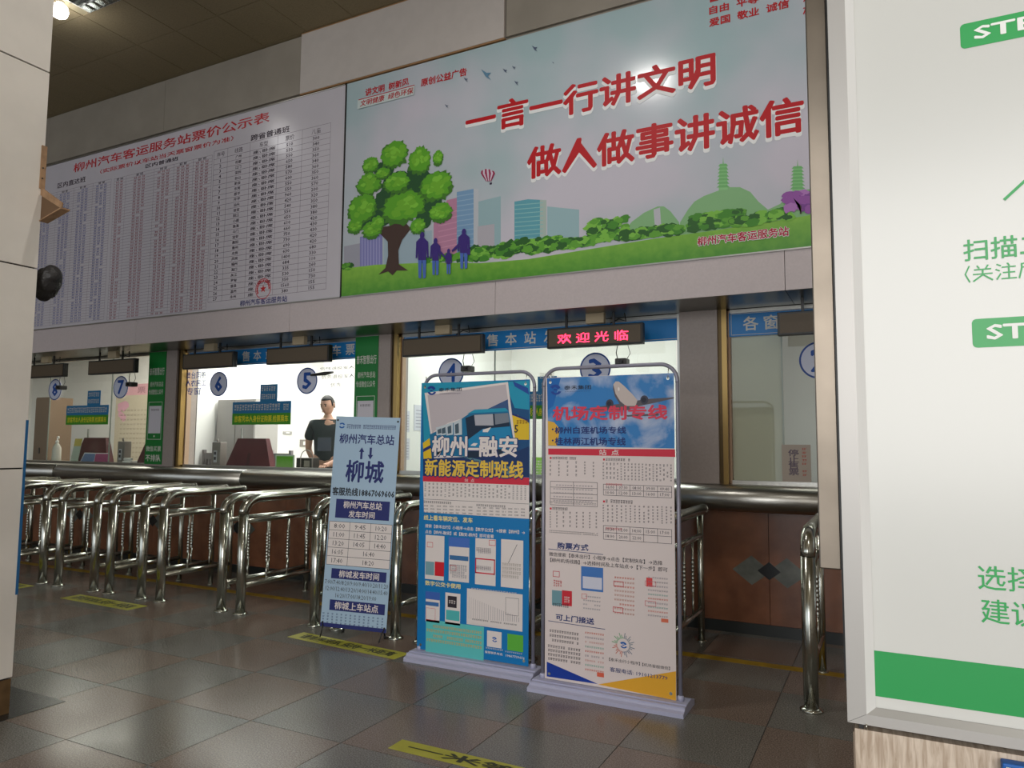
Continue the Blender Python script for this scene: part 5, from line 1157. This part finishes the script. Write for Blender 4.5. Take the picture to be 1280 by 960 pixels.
bm = bmesh.new(); bmesh.ops.create_uvsphere(bm, u_segments=24, v_segments=20, radius=1)
bmesh.ops.delete(bm, geom=[v for v in bm.verts if v.co.z < (.52 if v.co.y < -.35 else (.0 if v.co.y < .25 else -.45))], context='VERTS')
for v in bm.verts: v.co = Vector((v.co.x*.084, v.co.y*.103+.003, v.co.z*.128+.002))
me = bpy.data.meshes.new('hair'); bm.to_mesh(me); bm.free(); me.polygons.foreach_set('use_smooth', [True]*len(me.polygons)); h_ = obj('hair', me, head, hairm); h_.modifiers.new('s', 'SOLIDIFY').thickness = .006
ts = [((0, 0, .9), (.168, .118)), ((0, -.01, 1.1), (.162, .112)), ((0, .0, 1.28), (.182, .117)), ((0, .01, 1.42), (.135, .092)), ((0, .0, 1.47), (.075, .066)), ((-.17, .01, 1.41), .078), ((-.215, .025, 1.3), .072), ((-.235, .04, 1.22), .07), ((.17, .01, 1.41), .078), ((.22, .0, 1.3), .072), ((.242, -.02, 1.22), .07)]
skinned('tshirt', ts, [(0, 1), (1, 2), (2, 3), (3, 4), (3, 5), (5, 6), (6, 7), (3, 8), (8, 9), (9, 10)], shirt, man)
tr_ = [((0, 0, .93), (.165, .115)), ((-.1, 0, .84), .11), ((-.1, -.01, .5), .08), ((-.1, .01, .1), .07), ((.1, 0, .84), .11), ((.1, -.01, .5), .08), ((.1, .01, .1), .07)]
skinned('trousers', tr_, [(0, 1), (1, 2), (2, 3), (0, 4), (4, 5), (5, 6)], trous, man)
MB().box(-.08, .08, -.128, -.12, 1.1, 1.26).build('shirt_print', mat('faded_shirt_print', (66, 72, 84), .8), man)
for hx, hy, hz, dx, dy, dz in ((.1, -.49, .935, -.1, -1, -.12), (-.1, .14, .84, .2, .1, -1)):
    d_ = Vector((dx, dy, dz)).normalized(); sd = d_.cross(Vector((0, 0, 1))).normalized() if abs(d_.z) < .8 else Vector((0, 1, 0))
    for k, (of, ln_) in enumerate(((-.03, .06), (-.01, .072), (.01, .068), (.03, .052))):
        p0 = Vector((hx, hy, hz))+sd*of+d_*.01
        skinned('finger', [(tuple(p0), .0095), (tuple(p0+d_*ln_*.55+Vector((0, 0, .004))), .0085), (tuple(p0+d_*ln_+Vector((0, 0, -.012))), .007)], [(0, 1), (1, 2)], skin, man, 1)
    p0 = Vector((hx, hy, hz))-sd*.03-d_*.02
    skinned('thumb', [(tuple(p0), .011), (tuple(p0-sd*.025+d_*.03), .009), (tuple(p0-sd*.028+d_*.055), .008)], [(0, 1), (1, 2)], skin, man, 1)
